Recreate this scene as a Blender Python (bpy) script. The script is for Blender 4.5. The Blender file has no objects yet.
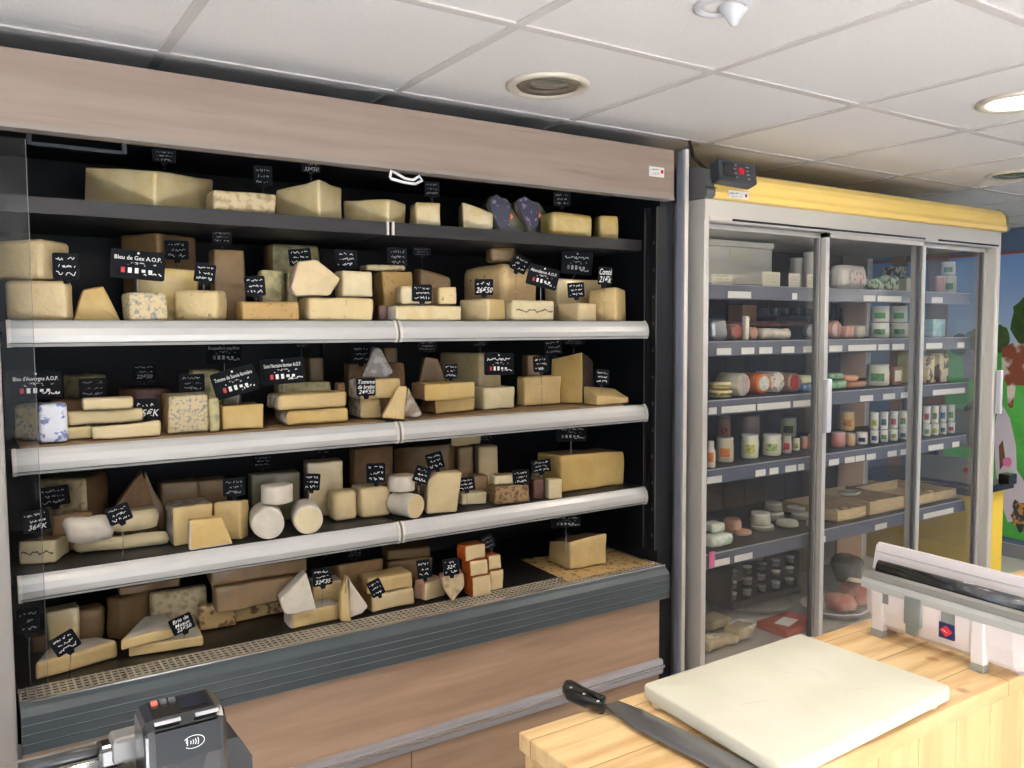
import bpy, bmesh, math, random
from mathutils import Vector, Matrix, noise
random.seed(7)
S = bpy.context.scene; COL = S.collection
CZ = 1.55                      # eye height above the floor
# ---------------------------------------------------------------- camera
F_PX = 840.9; YAW, PIT, ROL = .58414, .065364, -.004976
FWD = Vector((math.sin(YAW)*math.cos(PIT), math.cos(YAW)*math.cos(PIT), -math.sin(PIT)))
_r = Vector((math.cos(YAW), -math.sin(YAW), 0)); _u = _r.cross(FWD)
RV = _r*math.cos(ROL)+_u*math.sin(ROL); UV = -_r*math.sin(ROL)+_u*math.cos(ROL)
cam = bpy.data.objects.new('camera', bpy.data.cameras.new('camera')); COL.objects.link(cam)
cam.data.lens = 36*F_PX/1024; cam.data.sensor_width = 36; cam.data.clip_start = .02
cam.matrix_world = Matrix(((RV.x, UV.x, -FWD.x, 0), (RV.y, UV.y, -FWD.y, 0), (RV.z, UV.z, -FWD.z, CZ), (0, 0, 0, 1)))
S.camera = cam
# ---------------------------------------------------------------- world, exposure, large lights
S.view_settings.view_transform = 'Standard'; S.view_settings.look = 'None'
S.view_settings.gamma = 1; S.view_settings.use_curve_mapping = False
S.view_settings.exposure = -0.1
w = bpy.data.worlds.new('world'); S.world = w; w.use_nodes = True
w.node_tree.nodes['Background'].inputs[0].default_value = (.75, .87, 1, 1)
w.node_tree.nodes['Background'].inputs[1].default_value = 1.2
def area(name, loc, target, sx, sy, power, col, spread=math.pi, shape='RECTANGLE'):
    l = bpy.data.lights.new(name, 'AREA'); l.shape = shape; l.size = sx
    if shape == 'RECTANGLE': l.size_y = sy
    l.energy = power; l.color = col; l.spread = spread
    o = bpy.data.objects.new(name, l); COL.objects.link(o); o.location = loc
    o.rotation_euler = (Vector(target)-Vector(loc)).to_track_quat('-Z', 'Y').to_euler(); return o
area('ceiling_fill', (-0.2, -3.05, .95), (.9, .9, 2.25), 4.2, .6, 2, (1, .97, .93))  # added fill aimed upward to brighten the ceiling
area('window_daylight', (-0.2, -3.05, 1.45), (0.6, 2, 1.3), 4.2, 1.5, 4, (.86, .93, 1))
area('door_daylight', (-2.35, -.8, 1.2), (1, 1, 1.2), 2.0, 1.9, 20, (.72, .85, 1))
sun = bpy.data.lights.new('sun', 'SUN'); sun.energy = 146; sun.angle = .01; sun.color = (.94, .97, 1)  # added sun through the front window; its floor bounce brightens the ceiling
so = bpy.data.objects.new('sun', sun); COL.objects.link(so); so.rotation_euler = Vector((.12, 1, -.98)).to_track_quat('-Z', 'Y').to_euler()
# ceiling downlights: the lit one in view, unseen fellows put in over the customers' side, one added to brighten the mural (housings built below)
DOWN_LIT = [(2.60, 1.26), (1.35, .70), (.25, 1.25), (.80, -.54), (-.95, 1.25), (2.6, -.54), (4.9, .9), (4.4, -.6)]
for i, (x, y) in enumerate(DOWN_LIT):
    area('downlight_glow', (x, y, CZ+.654-.022), (x, y, 0), .17, .17, [9, 2.8, 3.4, 3, 3, 3, 60, 14][i], (1, .9, .77), math.radians(165), 'DISK')

# ---------------------------------------------------------------- pixel -> place
def ray(x, y): return RV*((x-512)/F_PX) - UV*((y-384)/F_PX) + FWD
def onz(x, y, z): r = ray(x, y); return r*(z/r.z)          # z relative to the eye
def ony(x, y, Y): r = ray(x, y); return r*(Y/r.y)
def onx(x, y, X): r = ray(x, y); return r*(X/r.x)
def plan_dir(x): r = ray(x, 330); return Vector((r.x, r.y)).normalized()
def zat(x, y, P):                                         # height of pixel (x,y) above plan point P
    r = ray(x, y); return r.z*math.hypot(P[0], P[1])/math.hypot(r.x, r.y)
def hit(px, P, d):                                        # plan ray of a pixel column with the line P + t d
    a = plan_dir(px); det = a.x*(-d.y)+d.x*a.y
    if abs(det) < 1e-6: return None
    return (a.x*P[1]-a.y*P[0])/(-(a.x*d.y-a.y*d.x))

# ---------------------------------------------------------------- materials
def lin(c): return tuple(((v/255+.055)/1.055)**2.4 if v/255 > .04045 else v/255/12.92 for v in c)
MC = {}
def mat(name, rgb, rough=.5, metal=0, coat=0, emit=None, es=0, var=None, vscale=8, vmix=.5, bump=0, bscale=60, stretch=None, detail=3, vlo=.4, vhi=.6, spec=.5, tr=0, var2=None, v2scale=30, v2lo=.6, v2hi=.65, sss=0):
    if name in MC: return MC[name]
    m = bpy.data.materials.new(name); m.use_nodes = True; nt = m.node_tree; N = nt.nodes; L = nt.links
    b = N['Principled BSDF']; c = (*lin(rgb), 1)
    b.inputs['Base Color'].default_value = c; b.inputs['Roughness'].default_value = rough; b.inputs['Metallic'].default_value = metal
    b.inputs['Coat Weight'].default_value = coat; b.inputs['Coat Roughness'].default_value = .12; b.inputs['Specular IOR Level'].default_value = spec
    if tr: b.inputs['Transmission Weight'].default_value = tr
    if emit: b.inputs['Emission Color'].default_value = (*lin(emit), 1); b.inputs['Emission Strength'].default_value = es
    tc = N.new('ShaderNodeTexCoord'); mp = N.new('ShaderNodeMapping'); L.new(tc.outputs['Object'], mp.inputs[0])
    if stretch: mp.inputs['Scale'].default_value = stretch
    out = None
    def blend(prev, colr, scale, lo, hi, amt):
        n = N.new('ShaderNodeTexNoise'); n.inputs['Scale'].default_value = scale; n.inputs['Detail'].default_value = detail
        L.new(mp.outputs[0], n.inputs['Vector'])
        r = N.new('ShaderNodeMapRange'); r.inputs[1].default_value = lo; r.inputs[2].default_value = hi; r.inputs[4].default_value = amt
        L.new(n.outputs[0], r.inputs[0])
        x = N.new('ShaderNodeMix'); x.data_type = 'RGBA'; L.new(r.outputs[0], x.inputs[0])
        if prev is None: x.inputs[6].default_value = c
        else: L.new(prev, x.inputs[6])
        x.inputs[7].default_value = (*lin(colr), 1); return x.outputs[2]
    if var: out = blend(None, var, vscale, vlo, vhi, vmix)
    if var2: out = blend(out, var2, v2scale, v2lo, v2hi, 1)
    if out is not None: L.new(out, b.inputs['Base Color'])
    if bump:
        n = N.new('ShaderNodeTexNoise'); n.inputs['Scale'].default_value = bscale; n.inputs['Detail'].default_value = 4
        L.new(mp.outputs[0], n.inputs['Vector'])
        u = N.new('ShaderNodeBump'); u.inputs['Strength'].default_value = bump; u.inputs['Distance'].default_value = .004
        L.new(n.outputs[0], u.inputs['Height']); L.new(u.outputs[0], b.inputs['Normal'])
    MC[name] = m; return m
def glass(name, tint, refl=1.5, haze=0, lo=.045):
    m = bpy.data.materials.new(name); m.use_nodes = True; nt = m.node_tree; N = nt.nodes; L = nt.links; N.remove(N['Principled BSDF'])
    t = N.new('ShaderNodeBsdfTransparent'); t.inputs[0].default_value = (*tint, 1)
    g = N.new('ShaderNodeBsdfGlossy'); g.inputs['Roughness'].default_value = .03
    lw = N.new('ShaderNodeLayerWeight'); lw.inputs[0].default_value = .5; pw = N.new('ShaderNodeMath'); pw.operation = 'POWER'; pw.inputs[1].default_value = 4.5
    L.new(lw.outputs['Facing'], pw.inputs[0]); f = N.new('ShaderNodeMapRange'); f.inputs[3].default_value = lo; f.inputs[4].default_value = .8; L.new(pw.outputs[0], f.inputs[0])
    x = N.new('ShaderNodeMixShader'); L.new(f.outputs[0], x.inputs[0]); L.new(t.outputs[0], x.inputs[1]); L.new(g.outputs[0], x.inputs[2])
    o = x.outputs[0]
    if haze:
        d = N.new('ShaderNodeBsdfDiffuse'); d.inputs[0].default_value = (.8, .8, .78, 1)
        y = N.new('ShaderNodeMixShader'); y.inputs[0].default_value = haze; L.new(o, y.inputs[1]); L.new(d.outputs[0], y.inputs[2]); o = y.outputs[0]
    L.new(o, N['Material Output'].inputs[0]); return m
def ch(n, rgb, var=None, **k):                            # a cheese surface
    q = .79 if 'wrapped_brown' in n or n in ('brown_rind', 'tan_rind', 'olive') else .87  # interior shade is mixed into the browns used at the back
    rgb = tuple(int(v*q*f) for v, f in zip(rgb, (.985, .945, .9)))
    if var: var = tuple(int(v*q) for v in var)
    k.setdefault('rough', .5); k.setdefault('bump', .6); k.setdefault('bscale', 70)
    return mat('cheese_'+n, rgb, var=var or tuple(max(0, int(v*.88)) for v in rgb), **k)
CH = dict(
 pale=ch('pale', (236, 219, 176), vscale=14), yel=ch('yellow', (232, 209, 150), vscale=14), ivory=ch('ivory', (240, 230, 192), vscale=16),
 deep=ch('deep_yellow', (218, 188, 114), (228, 202, 136), vscale=10), gold=ch('gold', (212, 178, 112), vscale=12, var2=(150, 105, 50), v2scale=90, v2lo=.62, v2hi=.66),
 white=ch('white_bloom', (238, 234, 224), (205, 198, 184), vscale=22, bump=.4, rough=.75), cream=ch('cream', (243, 230, 190), (230, 208, 150), vscale=24, bump=.45, bscale=45),
 grey=ch('grey_rind', (158, 146, 128), (205, 196, 180), vscale=45, bump=.8, rough=.85, vlo=.45, vhi=.6, vmix=.9), brown=ch('brown_rind', (158, 122, 84), (112, 84, 58), vscale=18, bump=.5, rough=.8),
 tan=ch('tan_rind', (200, 162, 108), (160, 122, 76), vscale=16, bump=.4), dark=ch('dark_rind', (84, 64, 48), (52, 40, 34), vscale=30, bump=.6, rough=.8),
 pink=ch('pink_rind', (226, 180, 150), (236, 208, 180), vscale=18), orange=ch('orange_rind', (214, 98, 38), (232, 140, 70), vscale=20, rough=.4), pinkwhite=ch('pink_striped', (224, 188, 168), (240, 222, 206), vscale=60, stretch=(1, 1, .15)),
 blue=ch('blue_veined', (228, 214, 170), (140, 148, 148), vscale=120, detail=5, vlo=.5, vhi=.62, vmix=.95, bump=.5), green=ch('green_veined', (206, 200, 150), (128, 138, 104), vscale=45, detail=5, vlo=.45, vhi=.65, vmix=.8),
 holes=ch('speckled', (232, 204, 152), (222, 190, 132), vscale=10, var2=(110, 76, 44), v2scale=70, v2lo=.68, v2hi=.71), fleck=ch('flecked', (240, 222, 172), (228, 204, 148), vscale=16, var2=(150, 128, 86), v2scale=60, v2lo=.66, v2hi=.70),
 olive=ch('olive', (150, 146, 112), (112, 112, 84), vscale=18, coat=.6), wine=ch('wine_rind', (120, 84, 76), (80, 56, 52), vscale=24, bump=.5),
 wpale=ch('wrapped_pale', (232, 214, 160), (244, 230, 188), vscale=20, coat=1, bump=.7, bscale=26, rough=.3), wyel=ch('wrapped_yellow', (228, 202, 120), (240, 220, 156), vscale=20, coat=1, bump=.7, bscale=26, rough=.3),
 wbrown=ch('wrapped_brown', (176, 146, 100), (140, 112, 74), vscale=18, coat=.2, bump=.9, bscale=22, rough=.5), steelrind=ch('blue_grey_rind', (128, 126, 126), (186, 184, 186), vscale=40, bump=.8, vlo=.5, vhi=.62), mott=ch('mottled_cream', (226, 212, 176), (168, 146, 104), vscale=60, detail=5, vlo=.48, vhi=.62, vmix=.8, bump=.5),
 nut=ch('nut_crust', (176, 148, 104), (96, 70, 44), vscale=95, detail=4, vlo=.45, vhi=.6, vmix=.9, bump=1))
M = dict(
 lam=mat('oak_laminate', (150, 132, 120), .5, var=(132, 114, 102), vscale=5, vmix=.75, stretch=(.5, 1, 7), detail=6, vlo=.35, vhi=.68, var2=(130, 111, 98), v2scale=9, v2lo=.62, v2hi=.8),
 black=mat('black_interior', (11, 13, 19), .5, var=(15, 18, 26), vscale=3), blackmetal=mat('black_metal', (34, 34, 36), .4, .3, spec=.4), shelfblk=mat('shelf_black', (38, 37, 38), .45),
 alu=mat('aluminium', (196, 196, 202), .32, .55), aluw=mat('pale_profile', (212, 206, 196), .4, .1), rail=mat('rail_white', (188, 187, 184), .36, .2),
 base=mat('grey_base', (74, 82, 86), .42, .1, var=(67, 75, 79), vscale=4), steel=mat('grille_steel', (190, 180, 160), .35, .3), steelhi=mat('bright_steel', (205, 205, 205), .25, .8),
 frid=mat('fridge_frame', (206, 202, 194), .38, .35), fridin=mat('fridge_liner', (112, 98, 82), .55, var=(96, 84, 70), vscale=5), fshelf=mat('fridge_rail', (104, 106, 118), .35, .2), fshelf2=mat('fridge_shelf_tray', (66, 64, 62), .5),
 yelc=mat('yellow_canopy', (250, 214, 118), .35, coat=.3), greyp=mat('grey_plastic', (92, 92, 94), .45), dgrey=mat('dark_plastic', (52, 56, 62), .4), red=mat('red_display', (190, 20, 40), .3, emit=(230, 20, 50), es=.15), redp=mat('red_print', (200, 40, 48), .5),
 paper=mat('white_label', (232, 230, 224), .6), ink=mat('label_ink', (70, 70, 76), .6), slate=mat('slate_card', (17, 19, 23), .7, spec=.12), chalk=mat('chalk_pen', (236, 236, 232), .6), white=mat('white_plastic', (216, 208, 206), .32, coat=.2),
 ceil=mat('ceiling_tile', (238, 235, 233), .9, var=(231, 228, 226), vscale=120, bump=.3, bscale=250), grid=mat('ceiling_bar', (200, 194, 190), .7), wall=mat('wall_paint', (200, 196, 190), .8, var=(192, 188, 182), vscale=2), bluew=mat('blue_grey_wall', (104, 126, 156), .8, var=(98, 120, 150), vscale=2),
 floor=mat('floor_tile', (184, 181, 180), .4, var=(170, 167, 166), vscale=4), tape=mat('tape', (214, 186, 130), .5), wire=mat('spike_steel', (190, 190, 190), .3, .8),
 blk=mat('gloss_black', (18, 18, 20), .22, coat=.5), pvc=mat('chopping_board', (218, 213, 195), .5, var=(206, 203, 182), vscale=6, vmix=.8, bump=.06, bscale=90, var2=(196, 196, 172), v2scale=30, v2lo=.7, v2hi=.85),
 kraft=mat('kraft_paper', (190, 158, 104), .6, var=(96, 66, 34), vscale=42, vlo=.56, vhi=.6, vmix=.85, coat=.2), wood=mat('crate_wood', (208, 186, 140), .65, var=(186, 160, 112), vscale=14, stretch=(1, 1, 8)),
 foil=mat('silver_foil', (196, 196, 198), .28, .8, bump=1, bscale=45), film=mat('foil_pack', (226, 228, 236), .3, var=(92, 104, 170), vscale=38, vlo=.55, vhi=.6, vmix=.9, coat=.6, bump=.4))
def pine():
    m = bpy.data.materials.new('pine_planks'); m.use_nodes = True; N = m.node_tree.nodes; L = m.node_tree.links; b = N['Principled BSDF']
    tc = N.new('ShaderNodeTexCoord'); mp = N.new('ShaderNodeMapping'); mp.inputs['Scale'].default_value = (1.2, 14, 3); L.new(tc.outputs['Object'], mp.inputs[0])
    n = N.new('ShaderNodeTexNoise'); n.inputs['Scale'].default_value = 3.2; n.inputs['Detail'].default_value = 5; L.new(mp.outputs[0], n.inputs['Vector'])
    r = N.new('ShaderNodeValToRGB'); e = r.color_ramp.elements
    e[0].position = .3; e[0].color = (*lin((206, 160, 104)), 1); e[1].position = .62; e[1].color = (*lin((240, 208, 154)), 1); L.new(n.outputs[0], r.inputs[0])
    v = N.new('ShaderNodeTexVoronoi'); v.inputs['Scale'].default_value = 7; L.new(tc.outputs['Object'], v.inputs['Vector'])
    k = N.new('ShaderNodeMapRange'); k.inputs[1].default_value = .05; k.inputs[2].default_value = .11; k.inputs[3].default_value = .7; k.inputs[4].default_value = 0; L.new(v.outputs['Distance'], k.inputs[0])
    x = N.new('ShaderNodeMix'); x.data_type = 'RGBA'; L.new(k.outputs[0], x.inputs[0]); L.new(r.outputs[0], x.inputs[6]); x.inputs[7].default_value = (*lin((176, 116, 66)), 1)
    bt = N.new('ShaderNodeTexBrick'); bt.inputs['Scale'].default_value = 1; bt.inputs['Brick Width'].default_value = .62; bt.inputs['Row Height'].default_value = .115; bt.inputs['Mortar Size'].default_value = .0012
    bt.inputs['Color1'].default_value = (1, 1, 1, 1); bt.inputs['Color2'].default_value = (.86, .84, .8, 1); bt.inputs['Mortar'].default_value = (.45, .38, .3, 1); L.new(tc.outputs['Object'], bt.inputs['Vector'])
    y = N.new('ShaderNodeMix'); y.data_type = 'RGBA'; y.blend_type = 'MULTIPLY'; y.inputs[0].default_value = 1; L.new(x.outputs[2], y.inputs[6]); L.new(bt.outputs[0], y.inputs[7])
    L.new(y.outputs[2], b.inputs['Base Color']); b.inputs['Roughness'].default_value = .42; b.inputs['Coat Weight'].default_value = .15; return m
M['pine'] = pine()
G_DOOR = glass('door_glass', (.95, .95, .94), 1.5, .006); G_SIDE = glass('side_glass', (.92, .93, .94), 1.5, .02); G_EDGE = glass('edge_glass', (.93, .94, .95), 1.5, .004, .012); G_TUB = glass('clear_plastic', (.9, .9, .88), 1.45, .12)

# ---------------------------------------------------------------- building helpers
def tag(o, label=None, cat=None, group=None, kind=None):
    if label: o['label'] = label
    if cat: o['category'] = cat
    if group: o['group'] = group
    if kind: o['kind'] = kind
    return o
def empty(name, loc, label, cat, group=None, rz=0):
    o = bpy.data.objects.new(name, None); COL.objects.link(o); o.location = loc; o.rotation_euler = (0, 0, rz); o.empty_display_size = .02
    bpy.context.view_layer.update() if False else None
    return tag(o, label, cat, group)
def link(name, bm_or_me, mats, parent=None, smooth=False):
    if isinstance(bm_or_me, bmesh.types.BMesh):
        me = bpy.data.meshes.new(name); bm_or_me.to_mesh(me); bm_or_me.free()
    else: me = bm_or_me
    for m_ in (mats if isinstance(mats, (list, tuple)) else [mats]): me.materials.append(m_)
    if smooth:
        me.polygons.foreach_set('use_smooth', [True]*len(me.polygons))
    o = bpy.data.objects.new(name, me); COL.objects.link(o)
    if parent:
        o.parent = parent; W = Matrix.Identity(4); p = parent
        while p: W = Matrix.LocRotScale(p.location, p.rotation_euler, p.scale) @ W; p = p.parent
        o.matrix_local = W.inverted()                    # meshes are written in world coordinates
    else:                                                  # origin at its own base
        vs = me.vertices
        if len(vs):
            c = sum((v.co for v in vs), Vector())/len(vs); c.z = min(v.co.z for v in vs)
            me.transform(Matrix.Translation(-c)); o.location = c
    return o
def box(bm, a, *rest):
    if len(a) == 6: rest = (a[3:],)+rest; a = a[:3]
    b = rest[0]; mi = rest[1] if len(rest) > 1 else 0; bev = rest[2] if len(rest) > 2 else 0
    r = bmesh.ops.create_cube(bm, size=1); c = [(a[i]+b[i])/2 for i in range(3)]; s = [abs(b[i]-a[i]) for i in range(3)]
    for v in r['verts']: v.co = Vector([v.co[i]*s[i]+c[i] for i in range(3)])
    fs = {f for v in r['verts'] for f in v.link_faces}
    if bev:
        q = bmesh.ops.bevel(bm, geom=list({e for f in fs for e in f.edges}), offset=bev, segments=2, affect='EDGES', profile=.5)
        fs = set(q['faces']) | {f for v in q['verts'] for f in v.link_faces}
    for f in fs: f.material_index = mi
    return fs
def B(name, boxes, m, parent=None, bev=0):                # boxes in (x0,y0,z0,x1,y1,z1), z above the floor
    bm = bmesh.new()
    for t in boxes: box(bm, t[:3], t[3:6], t[6] if len(t) > 6 else 0, bev)
    return link(name, bm, m, parent)
def tube(name, pts, r, m, parent=None, n=8):
    bm = bmesh.new(); add_tube(bm, pts, r, n); return link(name, bm, m, parent, True)
def add_tube(bm, pts, r, n=8, mi=0):
    pts = [Vector(p) for p in pts]; rings = []
    for i, p in enumerate(pts):
        d = (pts[min(i+1, len(pts)-1)]-pts[max(i-1, 0)]).normalized(); a = d.orthogonal().normalized() if i == 0 else (rings_a - d*rings_a.dot(d)).normalized()
        rings_a = a; b_ = d.cross(a); rr = r[i] if isinstance(r, (list, tuple)) else r
        rings.append([bm.verts.new(p+(a*math.cos(t)+b_*math.sin(t))*rr) for t in [2*math.pi*k/n for k in range(n)]])
    fs = []
    for A, C in zip(rings, rings[1:]):
        for k in range(n): fs.append(bm.faces.new((A[k], A[(k+1) % n], C[(k+1) % n], C[k])))
    fs.append(bm.faces.new(rings[0][::-1])); fs.append(bm.faces.new(rings[-1]))
    for f in fs: f.material_index = mi
def extr(name, prof, x0, x1, m, parent=None, smooth=False):   # profile [(y,z)] swept along x
    bm = bmesh.new(); A = [bm.verts.new((x0, y, z)) for y, z in prof]; C = [bm.verts.new((x1, y, z)) for y, z in prof]; n = len(prof)
    for k in range(n): bm.faces.new((A[k], A[(k+1) % n], C[(k+1) % n], C[k]))
    bm.faces.new(A[::-1]); bm.faces.new(C); bmesh.ops.recalc_face_normals(bm, faces=bm.faces[:])
    return link(name, bm, m, parent, smooth)
def lathe(name, cx, cy, prof, m, parent=None, n=24, mis=None, sx=1, sy=1, rz=0):        # prof [(r,z)] z world
    bm = bmesh.new(); rings = []
    for r, z in prof:
        rings.append([bm.verts.new((cx+math.cos(rz)*r*sx*math.cos(t)-math.sin(rz)*r*sy*math.sin(t), cy+math.sin(rz)*r*sx*math.cos(t)+math.cos(rz)*r*sy*math.sin(t), z)) for t in [2*math.pi*k/n for k in range(n)]] if r > 1e-6 else [bm.verts.new((cx, cy, z))])
    for i, (A, C) in enumerate(zip(rings, rings[1:])):
        for k in range(n):
            q = [A[k % len(A)], A[(k+1) % len(A)], C[(k+1) % len(C)], C[k % len(C)]]; q = list(dict.fromkeys(q))
            if len(q) > 2:
                try: f = bm.faces.new(q)
                except ValueError: continue
                if mis: f.material_index = mis[i]
    bmesh.ops.recalc_face_normals(bm, faces=bm.faces[:])
    return link(name, bm, m, parent, True)
# rounded outline: [(Vector2, edge id, inward normal)]
def outline(pts, r, seg=3, sub=4):
    n = len(pts); pts = [Vector(p) for p in pts]; out = []
    ar = sum(pts[i].x*pts[(i+1) % n].y-pts[(i+1) % n].x*pts[i].y for i in range(n)); sg = 1 if ar > 0 else -1
    for i in range(n):
        p, q, s = pts[i-1], pts[i], pts[(i+1) % n]
        ra = min(r, .4*(p-q).length, .4*(s-q).length); a = q+(p-q).normalized()*ra; b_ = q+(s-q).normalized()*ra
        for k in range(seg+1):
            t = k/seg; out.append((a*(1-t)**2+q*2*t*(1-t)+b_*t*t, (i-1) % n if t < .5 else i))
        s2 = pts[(i+1) % n]; rb = min(r, .4*(s2-q).length, .4*(pts[(i+2) % n]-s2).length); e = s2+(q-s2).normalized()*rb
        for k in range(1, sub): out.append((b_.lerp(e, k/sub), i))
    m_ = len(out); res = []
    for k in range(m_):
        d = (out[(k+1) % m_][0]-out[k-1][0]); d = d.normalized() if d.length > 1e-9 else Vector((1, 0))
        res.append((out[k][0], out[k][1], Vector((-d.y, d.x))*sg))
    return res
def loft(name, ol, f0, f1, r, mats, rind, nz=.0028, parent=None, nmid=3, rname='rind'):
    """solid between f0(p) and f1(p); rind = set of edge ids plus '0'/'1' for the two caps; those faces become a child"""
    c = sum((p for p, _, _ in ol), Vector((0, 0)))/len(ol)
    H = (f1(c)-f0(c)).length; r = min(r, H*.45); rings = []
    for d, ins in [(0, r), (r*.25, r*.34), (r, 0)]+[(H*(k+1)/(nmid+1), 0) for k in range(nmid) if r < H*(k+1)/(nmid+1) < H-r]+[(H-r, 0), (H-r*.25, r*.34), (H, r)]:
        rings.append([(p+n_*ins) for p, _, n_ in ol] + [d/H])
    V = []; Fc = []; mi = []; n = len(ol); seed = Vector((random.random()*50, random.random()*50, random.random()*50))
    def put(p, t):
        q = f0(p).lerp(f1(p), t); V.append(q); return len(V)-1
    idx = [[put(p, R[-1]) for p in R[:-1]] for R in rings]
    for A, C in zip(idx, idx[1:]):
        for k in range(n): Fc.append((A[k], A[(k+1) % n], C[(k+1) % n], C[k])); mi.append(1 if ol[k][1] in rind and ol[(k+1) % n][1] in rind else 0)
    for side, A, R in ((0, idx[0], rings[0]), (1, idx[-1], rings[-1])):
        t = R[-1]; I = [put(p.lerp(c, .5), t) for p in R[:-1]]; cc = put(c, t); mm = 1 if str(side) in rind else 0
        for k in range(n):
            Fc.append((A[k], A[(k+1) % n], I[(k+1) % n], I[k])); Fc.append((I[k], I[(k+1) % n], cc)); mi += [mm, mm]
    if nz:
        zlo, zhi = min(v.z for v in V), max(v.z for v in V)
        for v in V: v += noise.noise_vector((v+seed)*14)*nz*1.5+noise.noise_vector((v+seed)*45)*nz*.6; v.z = min(max(v.z, zlo), zhi)
    bm = bmesh.new(); vs = [bm.verts.new(v) for v in V]
    for f, m_ in zip(Fc, mi): bm.faces.new([vs[i] for i in f]).material_index = m_
    bmesh.ops.recalc_face_normals(bm, faces=bm.faces[:])
    if 1 not in mi: return link(name, bm, mats[0], parent, True)
    if 0 not in mi: 
        for f in bm.faces: f.material_index = 0
        return link(name, bm, mats[1], parent, True)
    b2 = bm.copy()
    bmesh.ops.delete(bm, geom=[f for f in bm.faces if f.material_index == 1], context='FACES')
    bmesh.ops.delete(b2, geom=[f for f in b2.faces if f.material_index == 0], context='FACES')
    for f in b2.faces: f.material_index = 0
    me2 = bpy.data.meshes.new(name)
    o = link(name, bm, mats[0], parent, True); k = link(rname, b2, mats[1], o, True)
    return o

# ---------------------------------------------------------------- text and handwriting on cards
def text_mesh(s, h, shear=0):
    cu = bpy.data.curves.new('t', 'FONT'); cu.body = s; cu.size = 1; cu.align_x = 'CENTER'; cu.align_y = 'CENTER'; cu.shear = shear; cu.offset = .008; cu.resolution_u = 2
    ob = bpy.data.objects.new('t', cu); COL.objects.link(ob); dg = bpy.context.evaluated_depsgraph_get()
    me = bpy.data.meshes.new_from_object(ob.evaluated_get(dg)); bpy.data.objects.remove(ob); bpy.data.curves.remove(cu)
    vs = [Vector((v.co.x, v.co.y)) for v in me.vertices]; fs = [tuple(p.vertices) for p in me.polygons]; bpy.data.meshes.remove(me); return vs, fs
def add_flat(bm, T, vs, fs, sc, off, mi, maxw=None):
    if not vs: return
    w_ = max(v.x for v in vs)-min(v.x for v in vs); sx = sc if not maxw or w_*sc < maxw else maxw/w_
    q = [bm.verts.new(T @ Vector((v.x*sx+off[0], v.y*sc+off[1], .0006))) for v in vs]
    for f in fs:
        try: bm.faces.new([q[i] for i in f]).material_index = mi
        except ValueError: pass
def scribble(bm, T, cx, cy, wd, h, mi, rnd, th=.1):
    x = -wd/2; pts = []
    while x < wd/2:
        pts.append(Vector((cx+x, cy+rnd.uniform(-.5, .5)*h))); x += rnd.uniform(.14, .34)*h
        if rnd.random() < .13: pts.append(None); x += h*.4
    for a, b_ in zip(pts, pts[1:]):
        if a is None or b_ is None: continue
        d = (b_-a).normalized(); n = Vector((-d.y, d.x))*h*th
        vs = [bm.verts.new(T @ Vector((p.x, p.y, .0006))) for p in (a+n, a-n, b_-n, b_+n)]; bm.faces.new(vs).material_index = mi

# ================================================================ room
def st(o): o['kind'] = 'structure'; return o
XL, XR, YB, YF, YF2, CE = -2.6, 5.9, -3.2, 2.86, 4.3, CZ+.654
st(B('floor', [(XL, YB, -.1, XR, YF2, 0)], M['floor']))
st(B('ceiling', [(XL, YB, CE, XR, YF2, CE+.06)], M['ceil']))
g = []
for k in range(-5, 10): g.append((.434+k*.603-.012, YB, CE-.004, .434+k*.603+.012, YF2, CE+.002)) if XL < .434+k*.603 < XR else None
for k in range(-8, 5): g.append((XL, 1.54+k*.603-.012, CE-.0045, XR, 1.54+k*.603+.012, CE+.002)) if YB < 1.54+k*.603 < YF2 else None
g = [t for t in g if t]
st(B('trim_1', g, M['grid']))
st(B('wall_back', [(XL, YF, 0, 4.1, YF+.1, CE), (4.1, YF, 0, 4.2, YF2, CE), (4.2, YF2, 0, XR, YF2+.1, CE)], M['wall']))
st(B('wall_left', [(XL-.1, YB, 0, XL, -1.9, CE), (XL-.1, .3, 0, XL, YF, CE), (XL-.1, -1.9, 2.1, XL, .3, CE)], M['wall']))
st(B('wall_front', [(XL, YB-.1, 0, -2.4, YB, CE), (2.0, YB-.1, 0, XR, YB, CE), (-2.4, YB-.1, 0, 2.0, YB, .65), (-2.4, YB-.1, 2.12, 2.0, YB, CE)], M['wall']))
st(B('wall_right', [(XR, YB, 0, XR+.1, YF2, CE)], M['bluew']))
st(B('trim_2', [(XR-.05, 3.28, .095, XR-.025, 3.42, 2.1), (XR-.05, 3.6, .095, XR-.025, 3.7, 2.1)], mat('tan_trim', (150, 118, 84), .6)))
# downlights
def downlight(x, y, lit, label, r=.112):
    t = empty('downlight', (x, y, CE), label, 'ceiling light', 'recessed round downlights')
    lathe('trim_ring', x, y, [(r, CE-.001), (r, CE-.009), (r*.93, CE-.013), (r*.78, CE-.008), (r*.76, CE-.001)], mat('cream_ring', (206, 198, 182), .35, .1), t, 40)
    if lit: lathe('diffuser', x, y, [(r*.76, CE-.008), (r*.4, CE-.015), (0, CE-.017)], mat('lit_diffuser', (255, 250, 235), .4, emit=(255, 240, 214), es=7), t, 32)
    else:
        lathe('reflector', x, y, [(r*.76, CE-.003), (r*.7, CE-.010), (r*.5, CE-.004), (r*.46, CE-.002)], mat('lamp_reflector', (150, 142, 122), .25, .6), t, 32)
        lathe('lens', x, y, [(r*.5, CE-.004), (r*.25, CE-.011), (0, CE-.012)], mat('unlit_lens', (112, 112, 102), .15, .3, coat=.6), t, 32)
    return t
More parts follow.
